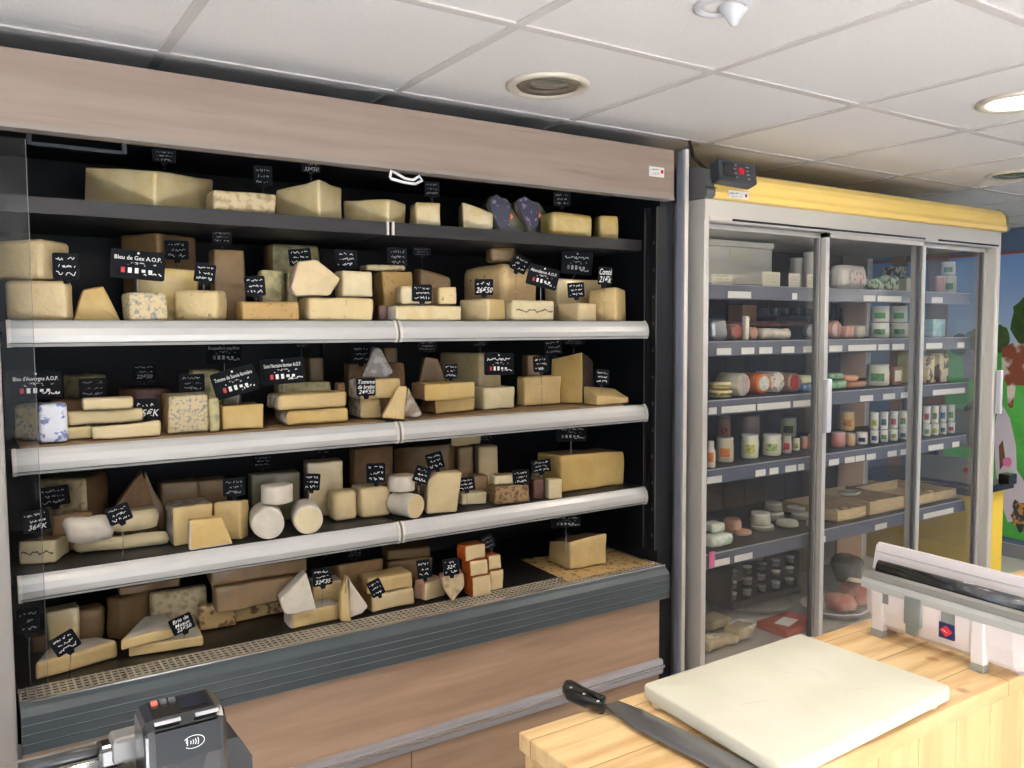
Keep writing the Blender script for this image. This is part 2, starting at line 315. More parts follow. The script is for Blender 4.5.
downlight(1.352, 1.863, False, 'unlit round downlight with cream ring above the wood-fronted cabinet')
downlight(2.60, 1.26, True, 'lit round downlight glowing at the right edge of the ceiling')
downlight(3.82, 1.86, False, 'unlit round downlight in ceiling beyond the lit one, over the yellow cooler')
for (x, y), w in zip(DOWN_LIT[1:], ('directly over the pine counter', 'close before the left half of the cheese cabinet', 'behind the viewpoint, left of the other one there', 'at the far left beyond the cabinet post', 'behind the viewpoint, right of the other one there', 'added out of view to brighten the mural side of the shop', 'farthest back at the right')): downlight(x, y, True, 'lit round downlight '+w)
t = empty('spotlight', (1.331, 1.241, CE), 'small white swivel spotlight with cone poking out of the ceiling', 'ceiling light')
sw = mat('spot_white', (205, 205, 208), .4)
lathe('trim_ring', 1.325, 1.225, [(.058, CE-.001), (.058, CE-.006), (.045, CE-.010), (.038, CE-.003)], sw, t, 32)
lathe('swivel_cone', 1.348, 1.214, [(.030, CE-.001), (.028, CE-.010), (.018, CE-.022), (.007, CE-.040), (0, CE-.042)], sw, t, 28)

# ================================================================ open display cabinet
CAB = empty('display_cabinet', (1, 2.4, 0), 'long open-front chilled cabinet with wood header, black interior and four shelves of cheese', 'display cabinet')
x0, x1 = .085, 1.97; DZ0 = CZ-.79
B('header_board', [(-.42, 2.05, CZ+.432, 2.0, 2.075, CZ+.584)], M['lam'], CAB)
B('header_lip', [(-.42, 2.046, CZ+.422, 2.0, 2.09, CZ+.432)], mat('lip_grey', (140, 130, 122), .5), CAB)
B('roof', [(-.42, 2.08, CZ+.575, 2.0, 2.72, CZ+.584)], M['black'], CAB)
B('inner_ceiling', [(-.02, 2.2, CZ+.47, 1.99, 2.70, CZ+.48)], M['black'], CAB)
B('back_panel', [(-.02, 2.66, .4, 2.0, 2.70, CZ+.575)], M['black'], CAB)
B('side_panel', [(1.975, 2.09, .0, 2.04, 2.70, CZ+.575)], M['black'], CAB)
B('side_panel', [(-.02, 2.08, 0, .0, 2.70, CZ+.575)], M['dgrey'], CAB)
B('end_glass', [(.080, 2.044, DZ0, .1385, 2.048, CZ+.40)], G_EDGE, CAB)
B('glass_edge', [(.1385, 2.044, DZ0, .1395, 2.048, CZ+.40)], mat('glass_rim', (112, 114, 112), .3), CAB)
B('upright', [(1.945, 2.070, .8, 1.975, 2.082, CZ+.40), (1.945, 2.118, .8, 1.975, 2.130, CZ+.40), (1.960, 2.082, .8, 1.975, 2.118, CZ+.40)], M['blackmetal'], CAB)
B('slot_column', [(1.943, 2.070, .8, 1.946, 2.073, CZ+.40), (1.943, 2.127, .8, 1.946, 2.130, CZ+.40)]+[(1.957, 2.096, z/100, 1.9605, 2.103, z/100+.010) for z in range(84, 190, 9)], mat('slot_edge', (96, 98, 102), .35, .5), CAB)
B('upright', [(1.00, 2.63, .8, 1.03, 2.66, CZ+.33)], M['blackmetal'], CAB)
B('corner_post', [(2.043, 2.046, 0, 2.0575, 2.085, CZ+.592)], mat('daylit_aluminium', (176, 180, 196), .3, .5), CAB, .006)  # bluish daylight on the side face is mixed into this colour
B('post_cover', [(2.042, 2.040, 0, 2.0585, 2.0455, CZ+.592)], M['aluw'], CAB, .001)
B('corner_post', [(-.03, 2.04, 0, .078, 2.09, CZ+.40)], mat('post_grey', (168, 163, 157), .45, .1), CAB, .006)
B('post_strip', [(-.03, 2.035, 0, .022, 2.042, CZ+.40)], mat('cool_reflection', (150, 160, 186), .35, .4), CAB)  # cool daylight reflection on the post, painted as a strip
# ceiling light bracket and hook
B('lamp_frame', [(.155, 2.25, CZ+.428, .366, 2.262, CZ+.436), (.155, 2.245, CZ+.428, .165, 2.262, CZ+.47), (.356, 2.245, CZ+.428, .366, 2.262, CZ+.47)], mat('frame_grey', (60, 64, 68), .5), CAB)
hk = [ony(x, y, 2.04) for x, y in ((389, 178), (391, 171), (397, 173), (404, 179), (413, 180), (420, 176), (421, 181), (415, 184), (404, 182), (390, 179))]
tag(tube('roller_hook', [(p.x, 2.034+.005*(i % 3), p.z+CZ) for i, p in enumerate(hk)], .0038, mat('white_wire', (235, 235, 235), .4), None), 'bent white wire hook hanging at the bottom edge of the header board', 'hook')
# shelves
SZ = [.298, .022, -.259, -.541]; JX = 1.021
sh = B('shelf', [(x0, 2.155, CZ+.262, JX-.004, 2.62, CZ+.298), (JX+.004, 2.155, CZ+.262, 1.955, 2.62, CZ+.298)], M['shelfblk'], CAB)
B('shelf_clip', [(JX-.012, 2.148, CZ+.262, JX-.006, 2.156, CZ+.299), (JX+.004, 2.148, CZ+.262, JX+.01, 2.156, CZ+.299)], M['aluw'], sh)
for i, z in enumerate(SZ[1:]):
    z += CZ
    s_ = B('shelf', [(x0, 2.135, z-.022, JX-.003, 2.62, z), (JX+.003, 2.135, z-.022, 1.955, 2.62, z)], M['shelfblk'], CAB)
    for a, b_ in ((x0+.012, JX-.008), (JX+.006, 1.938)):
        prof = [(2.134, z-.001), (2.122, z+.002), (2.116, z-.004), (2.108, z-.016), (2.104, z-.032), (2.106, z-.046), (2.112, z-.0555), (2.120, z-.056), (2.122, z-.030), (2.134, z-.022)]
        r_ = extr('price_rail', prof, a, b_, M['rail'], s_)
        extr('rail_groove', [(2.1035, z-.0475), (2.1035, z-.0490), (2.109, z-.0490), (2.109, z-.0475)], a, b_, M['greyp'], r_)
        for e in (a, b_): extr('end_clip', [(p[0]+(-.002 if k < 7 else 0), p[1]+(.0015 if k < 4 else -.001)) for k, p in enumerate(prof)], e-.004, e+.004, M['aluw'], r_)
# deck, grille, bumper base, lower boards
DZ = CZ-.80
B('deck', [(x0, 2.14, DZ-.01, 1.972, 2.66, DZ)], mat('deck_black', (28, 26, 24), .35), CAB)
bm = bmesh.new(); k = 0
xx = x0
while xx < 1.965: box(bm, (xx, 2.052, DZ-.001, xx+.0045, 2.14, DZ+.0015)); xx += .0155
for j in range(6): box(bm, (x0, 2.052+j*.0165, DZ-.0012, 1.97, 2.0562+j*.0165, DZ+.0012))
gr = link('grille', bm, M['steel'], CAB); tag(gr, 'perforated steel grille')
B('grille_tray', [(x0, 2.058, DZ-.03, 1.97, 2.14, DZ-.022)], M['black'], CAB)
B('grille_edge', [(x0, 2.047, DZ-.004, 1.97, 2.053, DZ+.005)], M['steelhi'], CAB)
prof = [(2.058, DZ-.11), (2.058, DZ+.003), (2.050, DZ+.003), (2.036, DZ-.006), (2.026, DZ-.016)]
for j in range(4): prof += [(2.022, DZ-.020-j*.021), (2.022, DZ-.037-j*.021), (2.026, DZ-.0385-j*.021), (2.026, DZ-.0395-j*.021)]
prof += [(2.03, DZ-.104), (2.04, DZ-.11)]
extr('bumper', prof, x0, 1.965, M['base'], CAB)
extr('bumper_groove', [(2.0215, DZ-.0375), (2.0215, DZ-.0390), (2.026, DZ-.0390), (2.026, DZ-.0375)], x0, 1.965, mat('groove_light', (126, 136, 142), .4), CAB)
for j in range(1, 4): extr('bumper_groove', [(2.0215, DZ-.0375-j*.021), (2.0215, DZ-.0387-j*.021), (2.026, DZ-.0387-j*.021), (2.026, DZ-.0375-j*.021)], x0, 1.965, mat('groove_light', (0, 0, 0)), CAB)
mat_low = mat('oak_laminate_low', (186, 156, 130), .55, var=(164, 134, 110), vscale=5, vmix=.8, stretch=(.5, 1, 7), detail=6, vlo=.35, vhi=.68, var2=(150, 122, 98), v2scale=9, v2lo=.62, v2hi=.8)
B('front_board', [(x0, 2.062, DZ-.325, 1.958, 2.08, DZ-.105)], mat_low, CAB)
B('plinth_board', [(x0, 2.062, .02, 1.018, 2.08, DZ-.375), (1.022, 2.062, .02, 1.958, 2.08, DZ-.375)], mat_low, CAB)
B('plinth_rail', [(x0, 2.045, DZ-.372, 1.965, 2.08, DZ-.322)], M['alu'], CAB, .006)
B('plinth_rail_ridge', [(x0, 2.038, DZ-.350, 1.965, 2.047, DZ-.338)], M['steelhi'], CAB, .003)
# sticker on the header
def flat_card(name, T, w_, h, th, m, parent=None, r=.0): 
    bm = bmesh.new(); box(bm, (-w_/2, -h/2, -th), (w_/2, h/2, 0)); 
    for v in bm.verts: v.co = T @ v.co
    return link(name, bm, m, parent)
def frame_at(P, nx, ny, roll=0):                          # local x right, y up, z towards viewer; (nx,ny) = outward horizontal normal
    z = Vector((nx, ny, 0)).normalized(); x = Vector((0, 0, 1)).cross(z); y = z.cross(x)
    R_ = Matrix((x, y, z)).transposed().to_4x4(); return Matrix.Translation(P) @ R_ @ Matrix.Rotation(roll, 4, 'Z')
rnd = random.Random(3)
def sticker(px, py, Y, w_, h, label):
    P = ony(px, py, Y); T = frame_at((P.x, Y-.0012, P.z+CZ), 0, -1)
    s_ = flat_card('sticker', T, w_, h, .001, M['paper']); tag(s_, label, 'sticker')
    T2 = T; bm = bmesh.new()
    T3 = Matrix.Translation((0, -.0004, 0)) @ T
    for k in range(2): scribble(bm, T3, -w_*.12, h*(.22-.42*k), w_*.6, h*.22, 0, rnd)
    link('print', bm, M['ink'], s_)
    bm = bmesh.new(); bmesh.ops.create_circle(bm, cap_ends=True, segments=16, radius=h*.2, matrix=T3 @ Matrix.Translation((w_*.34, h*.08, .0006))); link('red_mark', bm, M['redp'], s_)
sticker(656.5, 172, 2.049, .066, .032, 'small white printed sticker with red mark at the right end of the wood header')

# ================================================================ three-door cooler
FR = empty('glass_door_cooler', (3.05, 2.3, 0), 'upright three-door glass cooler with yellow top and grey frame', 'refrigerator')
fx0, fx1, fy, fyb = 2.09, 4.0, 2.0, 2.66
FT = CZ+.43
B('side_panel', [(fx0, fy+.0705, 0, fx0+.03, fyb, FT)], mat('grey_side', (186, 182, 172), .5), FR)
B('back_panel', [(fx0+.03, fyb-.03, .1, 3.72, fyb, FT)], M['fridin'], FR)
B('reflection_strip', [(3.72, fyb-.04, .1, 3.93, fyb, FT)], mat('reflection_tan', (176, 146, 118), .6), FR)  # warm reflection on the door glass, painted as a strip at the back
B('liner', [(fx0+.03, fy+.1, .1, fx0+.036, fyb-.03, FT-.09)], mat('liner_tiles', (150, 142, 126), .45, var=(132, 124, 108), vscale=6), FR)
lt = []
for z in range(1, 9): lt.append((fx0+.034, fy+.1, .1+z*.2, fx0+.0375, fyb-.03, .103+z*.2))
for y in range(4): lt.append((fx0+.034, fy+.14+y*.13, .1, fx0+.0375, fy+.1425+y*.13, FT-.09))
for z in range(1, 9): lt.append((fx0+.03, fyb-.0315, .1+z*.2, 3.72, fyb-.028, .102+z*.2))
for x in range(12): lt.append((fx0+.1+x*.14, fyb-.0315, .1, fx0+.1022+x*.14, fyb-.028, FT-.09))
B('liner_seam', lt, mat('seam_dark', (92, 84, 72), .6), FR)
B('side_window', [(3.968, fy+.08, .3, 3.974, fyb-.02, FT-.09)], G_SIDE, FR)
B('rear_post', [(3.955, fyb-.02, 0, 4.0, fyb+.01, FT)], M['frid'], FR)
B('lower_side', [(3.965, fy+.05, 0, 4.0, fyb, .3)], M['frid'], FR)
B('base', [(fx0+.03, fy+.02, 0, 3.965, fyb-.03, CZ-1.205)], M['frid'], FR)
B('roof', [(fx0+.03, fy+.02, FT-.075, fx1, fyb, FT-.03)], M['frid'], FR)
B('door_header', [(fx0, fy-.005, CZ+.355, fx1, fy+.07, FT)], M['frid'], FR, .004)
B('header_track', [(fx0+.13, fy-.009, CZ+.362, fx1-.62, fy-.003, CZ+.369), (fx1-.52, fy-.009, CZ+.362, fx1-.03, fy-.003, CZ+.369)], M['blk'], FR)
B('track_cap', [(fx0+.02, fy-.010, CZ+.360, fx0+.12, fy-.003, CZ+.371)], M['aluw'], FR)
B('frame_post', [(fx0-.002, fy-.004, 0, fx0+.022, fy+.08, CZ+.36)], M['frid'], FR, .003)
B('frame_post', [(3.96, fy-.004, 0, fx1, fy+.08, CZ+.36)], M['frid'], FR, .003)
B('frame_lip', [(3.962, fy-.008, 0, 3.972, fy-.002, CZ+.36)], M['aluw'], FR, .002)
def door(xa, xb, y, handle, lab):
    d = B('sliding_door', [(xa, y, .30, xa+.022, y+.022, CZ+.356), (xb-.022, y, .30, xb, y+.022, CZ+.356), (xa, y, CZ+.338, xb, y+.022, CZ+.356), (xa, y, .30, xb, y+.022, .34)], mat('door_frame', (206, 203, 196), .35, .4), FR)
    B('door_pane', [(xa+.02, y+.009, .33, xb-.02, y+.013, CZ+.342)], G_DOOR, d)
    B('door_seal', [(xb-.034, y+.004, .33, xb-.022, y+.018, CZ+.34)], M['greyp'], d)
    if handle: B('door_handle', [(handle, y-.022, CZ-.40, handle+.028, y, CZ-.195)], mat('handle_grey', (198, 198, 204), .35), d, .006)
    return d
door(2.114, 2.766, fy+.034, None, ''); door(2.744, 3.412, fy+.006, 2.742, ''); door(3.385, 3.957, fy+.034, None, '')
B('door_handle', [(3.985, fy-.03, CZ-.40, 4.008, fy-.006, CZ-.2)], mat('handle_grey', (0, 0, 0)), FR, .005)
# yellow canopy: rounded profile with a grey end cap
cp = [(2.62, FT), (1.992, FT), (1.982, FT+.004), (1.979, FT+.020), (1.984, FT+.030), (1.986, FT+.036), (1.987, FT+.056), (1.993, FT+.076), (2.008, FT+.094), (2.035, FT+.105), (2.08, FT+.110), (2.62, FT+.112)]
extr('canopy', cp, fx0+.028, fx1+.02, M['yelc'], FR)
cap = extr('canopy_end', [(p[0]-(.003 if p[0] < 2.1 else 0), p[1]+(.002 if p[1] > FT else 0)) for p in cp], fx0-.012, fx0+.028, M['greyp'], FR)
extr('canopy_end', [(p[0]-(.003 if p[0] < 2.1 else 0), p[1]+(.002 if p[1] > FT else 0)) for p in cp], fx1+.02, fx1+.036, mat('tan_grey', (140, 130, 110), .5), FR)
B('cap_seam', [(fx0-.0135, 1.974, FT+.03, fx0+.029, 1.985, FT+.033)], M['dgrey'], cap)
# control box with red display
ct = empty('control_box', (2.2, 2.0, FT+.08), 'dark grey thermostat box with red lit dial on the yellow canopy', 'thermostat')
Pc = ony(738, 171.5, 1.93); T = frame_at((Pc.x, 1.928, Pc.z+CZ), -.12, -1, -.06) @ Matrix.Rotation(-.25, 4, 'X')
bm = bmesh.new(); fs = box(bm, (-.080, -.036, -.05), (.080, .038, 0), 0, .008)
for v in bm.verts: v.co = T @ v.co
link('housing', bm, M['dgrey'], ct)
def disc(name, T, cx, cy, r, z, m, parent):
    bm = bmesh.new(); bmesh.ops.create_cone(bm, cap_ends=True, segments=20, radius1=r, radius2=r*.9, depth=.003, matrix=T @ Matrix.Translation((cx, cy, z))); return link(name, bm, m, parent)
bm = bmesh.new(); box(bm, (-.064, -.022, .0005), (-.02, .022, .002)); 
for v in bm.verts: v.co = T @ v.co
link('screen', bm, M['blk'], ct)
disc('red_dial', T, .012, .002, .0125, .002, M['red'], ct)
bm = bmesh.new()
for k in range(8): scribble(bm, T @ Matrix.Translation((0, 0, .0005)), (-.012, .04)[k % 2], .02-.014*(k//2), .014, .005, 0, rnd)
link('dial_marks', bm, M['chalk'], ct)
tube('cable', [(2.2, 2.1, FT+.12), (2.16, 2.12, FT+.16), (2.15, 2.13, CE-.006)], .006, M['blk'], ct)
P = ony(738, 195, 1.979); T = frame_at((P.x, 1.9765, P.z+CZ), 0, -1)
s_ = flat_card('sticker', T, .098, .026, .001, M['paper']); tag(s_, 'long white printed sticker with red dot on the yellow cooler top', 'sticker')
bm = bmesh.new(); scribble(bm, T, -.01, .003, .07, .009, 0, rnd); scribble(bm, T, -.01, -.007, .06, .004, 0, rnd); link('print', bm, M['ink'], s_)
bm = bmesh.new(); bmesh.ops.create_circle(bm, cap_ends=True, segments=14, radius=.006, matrix=T @ Matrix.Translation((.037, 0, .0006))); link('red_mark', bm, M['redp'], s_)
# cooler shelves with price rails
FZ = [.153, -.05, -.260, -.508, -.815]
LAB = [[(727, 750), (791, 796), (862, 874), (876, 900), (930, 941)], [(716, 731), (741, 754), (759, 772), (781, 794), (803, 815), (829, 842), (848, 862), (862, 876), (878, 889), (892, 904), (926, 942), (957, 964)],
       [(709, 717), (722, 743), (743, 756), (758, 791), (794, 811), (861, 874), (884, 896), (902, 914), (934, 966)], [(708, 723), (757, 767), (771, 780), (787, 798), (800, 806), (831, 841), (847, 857), (858, 867), (869, 878), (890, 899), (903, 911), (931, 946), (955, 962)],
       [(712, 732), (737, 755), (822, 829), (879, 891), (928, 958)]]
for i, z in enumerate(FZ):
    Z = CZ+z
    s_ = B('shelf', [(2.14, 2.105, Z-.012, 3.945, 2.60, Z)], M['fshelf2'], FR)
    extr('price_rail', [(2.106, Z), (2.098, Z+.001), (2.096, Z-.008), (2.090, Z-.050), (2.096, Z-.052), (2.106, Z-.012)], 2.14, 3.94, M['fshelf'], s_)
    B('rail_edge', [(2.14, 2.0955, Z-.001, 3.94, 2.100, Z+.0025)], M['alu'], s_)
    for a, b_ in LAB[i]:
        A_ = ony(a, 340, 2.091); C_ = ony(b_, 340, 2.091); xm = (A_.x+C_.x)/2
        T = frame_at((xm, 2.0885, Z-.034), 0, -1); l = flat_card('price_label', T, C_.x-A_.x, .024, .0012, M['paper'], s_)

# ================================================================ counter with board, knife, film box
KT = CZ-.633
CT = empty('wooden_counter', (1.3, .9, 0), 'narrow pine plank counter holding the chopping board and film dispenser', 'counter')
B('countertop', [(.715, .735, KT-.03, 2.3, 1.068, KT)], M['pine'], CT, .003)
pv = mat('pine_side', (222, 184, 130), .5, var=(196, 152, 100), vscale=3, stretch=(12, 12, 1), detail=5)
B('front_planks', [(.722+k*.112, .742, 0, .722+k*.112+.110, .76, KT-.031) for k in range(14)], pv, CT, .002)
B('rear_planks', [(.722+k*.112, 1.043, 0, .722+k*.112+.110, 1.061, KT-.031) for k in range(14)], pv, CT, .002)
B('end_planks', [(.722, .762, 0, .74, .858, KT-.031), (.722, .86, 0, .74, .95, KT-.031), (.722, .952, 0, .74, 1.042, KT-.031)], pv, CT, .002)
bt = CZ-.600
ol = outline([onz(642, 684, -.6).xy, onz(800, 633, -.6).xy, onz(952, 686, -.6).xy, onz(786, 768, -.6).xy], .012, 4, 4)
cb = loft('cutting_board', ol, lambda p: Vector((p.x, p.y, bt-.024)), lambda p: Vector((p.x, p.y, bt)), .0035, [M['pvc']], set(), .0, None, 1)
tag(cb, 'thick off-white plastic cutting board with knife marks lying on the pine counter', 'cutting board')
for px, py in ((655, 700), (930, 700), (800, 652), (790, 758)):
    P = onz(px, py, -.62); lathe('foot', P.x*.985+.02, P.y*.985+.012, [(.010, KT+.0005), (.012, KT+.004), (.011, bt-.024)], mat('foot_pink', (226, 196, 170), .5), cb, 14)
bm = bmesh.new()
for a, b_ in (((812, 668), (826, 676)), ((843, 690), (880, 687)), ((745, 668), (800, 674)), ((740, 705), (770, 700)), ((700, 672), (717, 675))):
    A_ = onz(*a, -.6); C_ = onz(*b_, -.6); d = (C_-A_).normalized(); n = Vector((-d.y, d.x, 0))*.0005; 
    bm.faces.new([bm.verts.new(Vector((q.x, q.y, bt+.0003))) for q in (A_+n, A_-n, C_-n, C_+n)])
link('knife_mark', bm, mat('scratch', (186, 188, 170), .6), cb)
# knife
kn = empty('cheese_knife', tuple(onz(620, 720, -.63)+Vector((0, 0, CZ))), 'long steel cheese knife with black riveted handle beside the cutting board', 'knife')
def kz(x, y, z=-.615): P = onz(x, y, z); return Vector((P.x, P.y, CZ+z))
hpts = [kz(*p) for p in ((564, 683), (571, 682), (590, 692), (607, 699), (605, 708), (585, 702), (566, 694), (562, 688))]
ctr = sum(hpts, Vector())/8; 
ol = outline([h.xy for h in hpts], .004, 2, 1)
loft('handle', ol, lambda p: Vector((p.x, p.y, CZ-.628)), lambda p: Vector((p.x, p.y, CZ-.608)), .006, [M['blk']], set(), 0, kn, 1)
for a in ((571, 687.5), (584, 694), (598, 701)):
    P = kz(*a, -.608); lathe('rivet', P.x, P.y, [(.003, P.z-.0005), (.0028, P.z+.0012), (0, P.z+.0014)], M['steelhi'], kn, 10)
ol = outline([kz(*p, -.625).xy for p in ((603, 706), (618, 701), (642, 710), (700, 738), (752, 765), (776, 778), (786, 792), (748, 788), (690, 757), (634, 728))], .003, 2, 2)
loft('blade', ol, lambda p: Vector((p.x, p.y, CZ-.6262)), lambda p: Vector((p.x, p.y, CZ-.6237)), .0008, [mat('blade_steel', (150, 150, 152), .22, .8)], set(), 0, kn, 1)
B('knife_rest_tip', [], M['blk']) if False else None
# film dispenser: long axis runs along -y
FD = empty('film_dispenser', (1.56, .8, KT), 'white plastic cling film dispenser with open lid standing on the counter', 'dispenser')
FDX, FDY = 1.556, 1.048; ang = math.radians(-3); TD = Matrix.Translation((FDX, FDY, KT)) @ Matrix.Rotation(ang, 4, 'Z') @ Matrix.Diagonal((.6, 1, 1.27, 1))     # local +x away (depth), -y along the box
def put(bm):
    for v in bm.verts: v.co = TD @ v.co
    return bm
LEN = .352
def sweep_y(name, prof, ya, yb, m, parent, taper=0, smooth=False, bev=0):
    bm = bmesh.new(); ys = [ya, ya-.012, ya-.03, yb+.03, yb+.012, yb]; sc = [1-taper, 1-taper*.4, 1, 1, 1-taper*.4, 1-taper]
    cx = sum(p[0] for p in prof)/len(prof); zt = max(p[1] for p in prof); R_ = []
    for y, s in zip(ys, sc): R_.append([bm.verts.new((cx+(x-cx)*s, y, zt+(z-zt)*s)) for x, z in prof])
    n = len(prof)
    for A_, C_ in zip(R_, R_[1:]):
        for k in range(n): bm.faces.new((A_[k], A_[(k+1) % n], C_[(k+1) % n], C_[k]))
    bm.faces.new(R_[0]); bm.faces.new(R_[-1]); bmesh.ops.recalc_face_normals(bm, faces=bm.faces[:])
    return link(name, put(bm), m, parent, smooth)
body = [(.012, .022), (.03, .014), (.09, .014), (.112, .022), (.122, .045), (.126, .078), (-.002, .078), (.002, .045)]
sweep_y('body', body, -.020, -LEN, M['white'], FD, .22)
sweep_y('rim', [(-.006, .074), (-.006, .084), (.0, .090), (.126, .090), (.134, .084), (.134, .074)], -.012, -LEN-.008, mat('rim_grey', (166, 166, 162), .4), FD, .06)
sweep_y('cutter_bar', [(.006, .090), (.012, .099), (.04, .100), (.046, .090)], -.012, -LEN+.012, mat('cutter_grey', (128, 126, 120), .4), FD, .02)
bm = bmesh.new(); add_tube(bm, [(.075, -.02, .094), (.075, -LEN/2, .094), (.075, -LEN+.02, .094)], .021, 20); link('film_roll', put(bm), mat('film_black', (30, 32, 36), .12, coat=1, bump=.5, bscale=60), FD, True)
lp = [(.122, .088), (.132, .088), (.150, .150), (.158, .168), (.152, .172), (.140, .166), (.128, .120)]
sweep_y('lid', [(.122, .090), (.130, .088), (.146, .110), (.154, .124), (.152, .130), (.142, .130), (.132, .112)], .016, -LEN-.006, M['white'], FD, .04)
sweep_y('lid_lip', [(.134, .120), (.142, .134), (.156, .134), (.158, .127), (.146, .122), (.140, .117)], .012, -LEN-.002, M['white'], FD, .03)
for y in (-.043, -.251):
    bm = bmesh.new(); box(bm, (-.006, y-.022, .010), (.022, y+.004, .074), 0, .003); 
    for v in bm.verts:
        if v.co.z < .04: v.co.x += .004
    link('foot', put(bm), M['white'], FD)
    bm = bmesh.new(); box(bm, (-.004, y-.023, .0), (.022, y+.005, .012), 0, .002); link('rubber_pad', put(bm), mat('pad_grey', (150, 150, 144), .6), FD)
bm = bmesh.new(); box(bm, (.09, -.06, .0), (.118, -.03, .03)); box(bm, (.09, -LEN+.03, 0), (.118, -LEN+.06, .03)); link('foot', put(bm), M['white'], FD)
bm = bmesh.new(); box(bm, (-.008, -.150, .036), (.004, -.112, .082), 0, .004); box(bm, (-.012, -.143, .022), (.002, -.118, .04), 0, .004); link('latch', put(bm), mat('latch_grey', (122, 126, 122), .4), FD)
for y, nm in ((-.05, 'small_badge'), (-.190, 'badge_plate')):
    bm = bmesh.new(); box(bm, (-.0045, y-.026, .058), (.002, y, .078)); link(nm, put(bm), mat('latch_grey', (0, 0, 0)), FD)
bm = bmesh.new(); box(bm, (-.0046, -.216, .034), (.004, -.186, .057)); lb = link('logo_badge', put(bm), mat('logo_navy', (34, 42, 92), .4), FD)
bm = bmesh.new(); bm.faces.new([bm.verts.new(TD @ Vector(p)) for p in ((-.0050, -.214, .0455), (-.0050, -.201, .0545), (-.0050, -.188, .0455), (-.0050, -.201, .0365))]); link('red_diamond', bm, M['redp'], lb)
vs, fs = text_mesh('WRAP', 1)
bm = bmesh.new(); Tl = TD @ Matrix(((0, 0, -1, -.0052), (-1, 0, 0, -.201), (0, 1, 0, .0455), (0, 0, 0, 1)))
for k in range(4): scribble(bm, Tl, -.0066+.0044*k, 0, .003, .004, 0, rnd)
link('logo_lettering', bm, M['chalk'], lb)

# ================================================================ payment terminal, its stand and the scale at the lower left
SD = CZ-.66
lc = empty('side_counter', (-.2, 1.05, 0), 'low black-topped side counter under the payment terminal', 'counter')
B('top', [(-1.2, .62, SD-.03, .42, 1.17, SD)], mat('counter_grey', (92, 88, 82), .45), lc, .003)
B('body', [(-1.15, .66, 0, .38, 1.13, SD-.031)], mat('counter_body', (110, 96, 84), .6), lc)
tm = empty('payment_terminal', (.19, .86, SD), 'black card payment terminal with contactless symbol and red trim at the lower left', 'payment terminal')
def tp(px, py, Y): P = ony(px, py, Y); return Vector((P.x, P.y, P.z+CZ))
A0 = tp(151, 727, .80); A1 = tp(222, 712, .80); wT = A1.x-A0.x; zt = (A0.z+A1.z)/2; X0, X1 = A0.x, A1.x
# side profile (y,z): front face nearly upright, the keypad top leans back
pf = [(.80, zt-.20), (.796, zt-.06), (.802, zt-.004), (.810, zt+.003), (.846, zt+.005), (.854, zt+.001), (.857, zt-.010), (.856, zt-.06), (.85, zt-.20)]
bm = bmesh.new(); xs = [X0-.006, X0-.003, X0+.004, X1-.004, X1+.002, X1+.005]; sc = [.86, .96, 1, 1, .96, .86]; cy = .825; R_ = []
for x, s in zip(xs, sc): R_.append([bm.verts.new((x, cy+(y-cy)*s, z-(1-s)*.05)) for y, z in pf])
for A_, C_ in zip(R_, R_[1:]):
    for k in range(len(pf)): bm.faces.new((A_[k], A_[(k+1) % len(pf)], C_[(k+1) % len(pf)], C_[k]))
bm.faces.new(R_[0]); bm.faces.new(R_[-1]); bmesh.ops.recalc_face_normals(bm, faces=bm.faces[:])
link('casing', bm, M['blk'], tm)
def quadf(name, pts, th, m, parent, n=Vector((0, -1, 0))):
    bm = bmesh.new(); a = [bm.verts.new(Vector(p)) for p in pts]; b_ = [bm.verts.new(Vector(p)+n*th) for p in pts]; k = len(pts)
    bm.faces.new(a[::-1]); bm.faces.new(b_)
    for i in range(k): bm.faces.new((a[i], a[(i+1) % k], b_[(i+1) % k], b_[i]))
    bmesh.ops.recalc_face_normals(bm, faces=bm.faces[:]); return link(name, bm, m, parent)
fyy = .7962
quadf('front_cover', [(X0+.003, fyy+.003, zt-.006), (X1-.003, fyy+.003, zt-.006), (X1-.002, fyy-.001, zt-.034), (X1-.016, fyy-.001, zt-.034), (X1-.020, fyy-.001, zt-.046), (X0+.024, fyy-.001, zt-.046), (X0+.018, fyy-.001, zt-.036), (X0+.003, fyy-.001, zt-.036)], .0012, mat('satin_black', (34, 36, 40), .5, spec=.3), tm)
bm = bmesh.new(); cxm = (X0+X1)/2+.004; zc = zt-.020
T = frame_at((cxm, fyy-.0014, zc), 0, -1)
def arc(bm, cx, cy, rx, ry, a0, a1, th, n=14):
    P_ = [Vector((cx+rx*math.cos(a0+(a1-a0)*k/n), cy+ry*math.sin(a0+(a1-a0)*k/n))) for k in range(n+1)]
    for a, b_ in zip(P_, P_[1:]):
        d = (b_-a).normalized(); nn = Vector((-d.y, d.x))*th
        bm.faces.new([bm.verts.new(T @ Vector((q.x, q.y, .0006))) for q in (a+nn, a-nn, b_-nn, b_+nn)])
arc(bm, 0, 0, .0095, .0060, -2.4, 2.6, .0003, 24)
for k in range(4): arc(bm, -.004+.0022*k, 0, .0016, .0018+.0007*k, -1, 1, .00035, 6)
for k in range(3): arc(bm, -.0095, -.001+.0018*k, .004, .0024, -.6, .9, .0004, 5)
link('contactless_symbol', bm, M['chalk'], tm)
quadf('screen', [(X0+.030, .818, zt+.0034), (X1-.010, .818, zt+.0034), (X1-.012, .842, zt+.0049), (X0+.032, .842, zt+.0049)], .0008, mat('screen_glass', (40, 44, 58), .08, coat=1), tm, Vector((0, -.4, 1)).normalized())
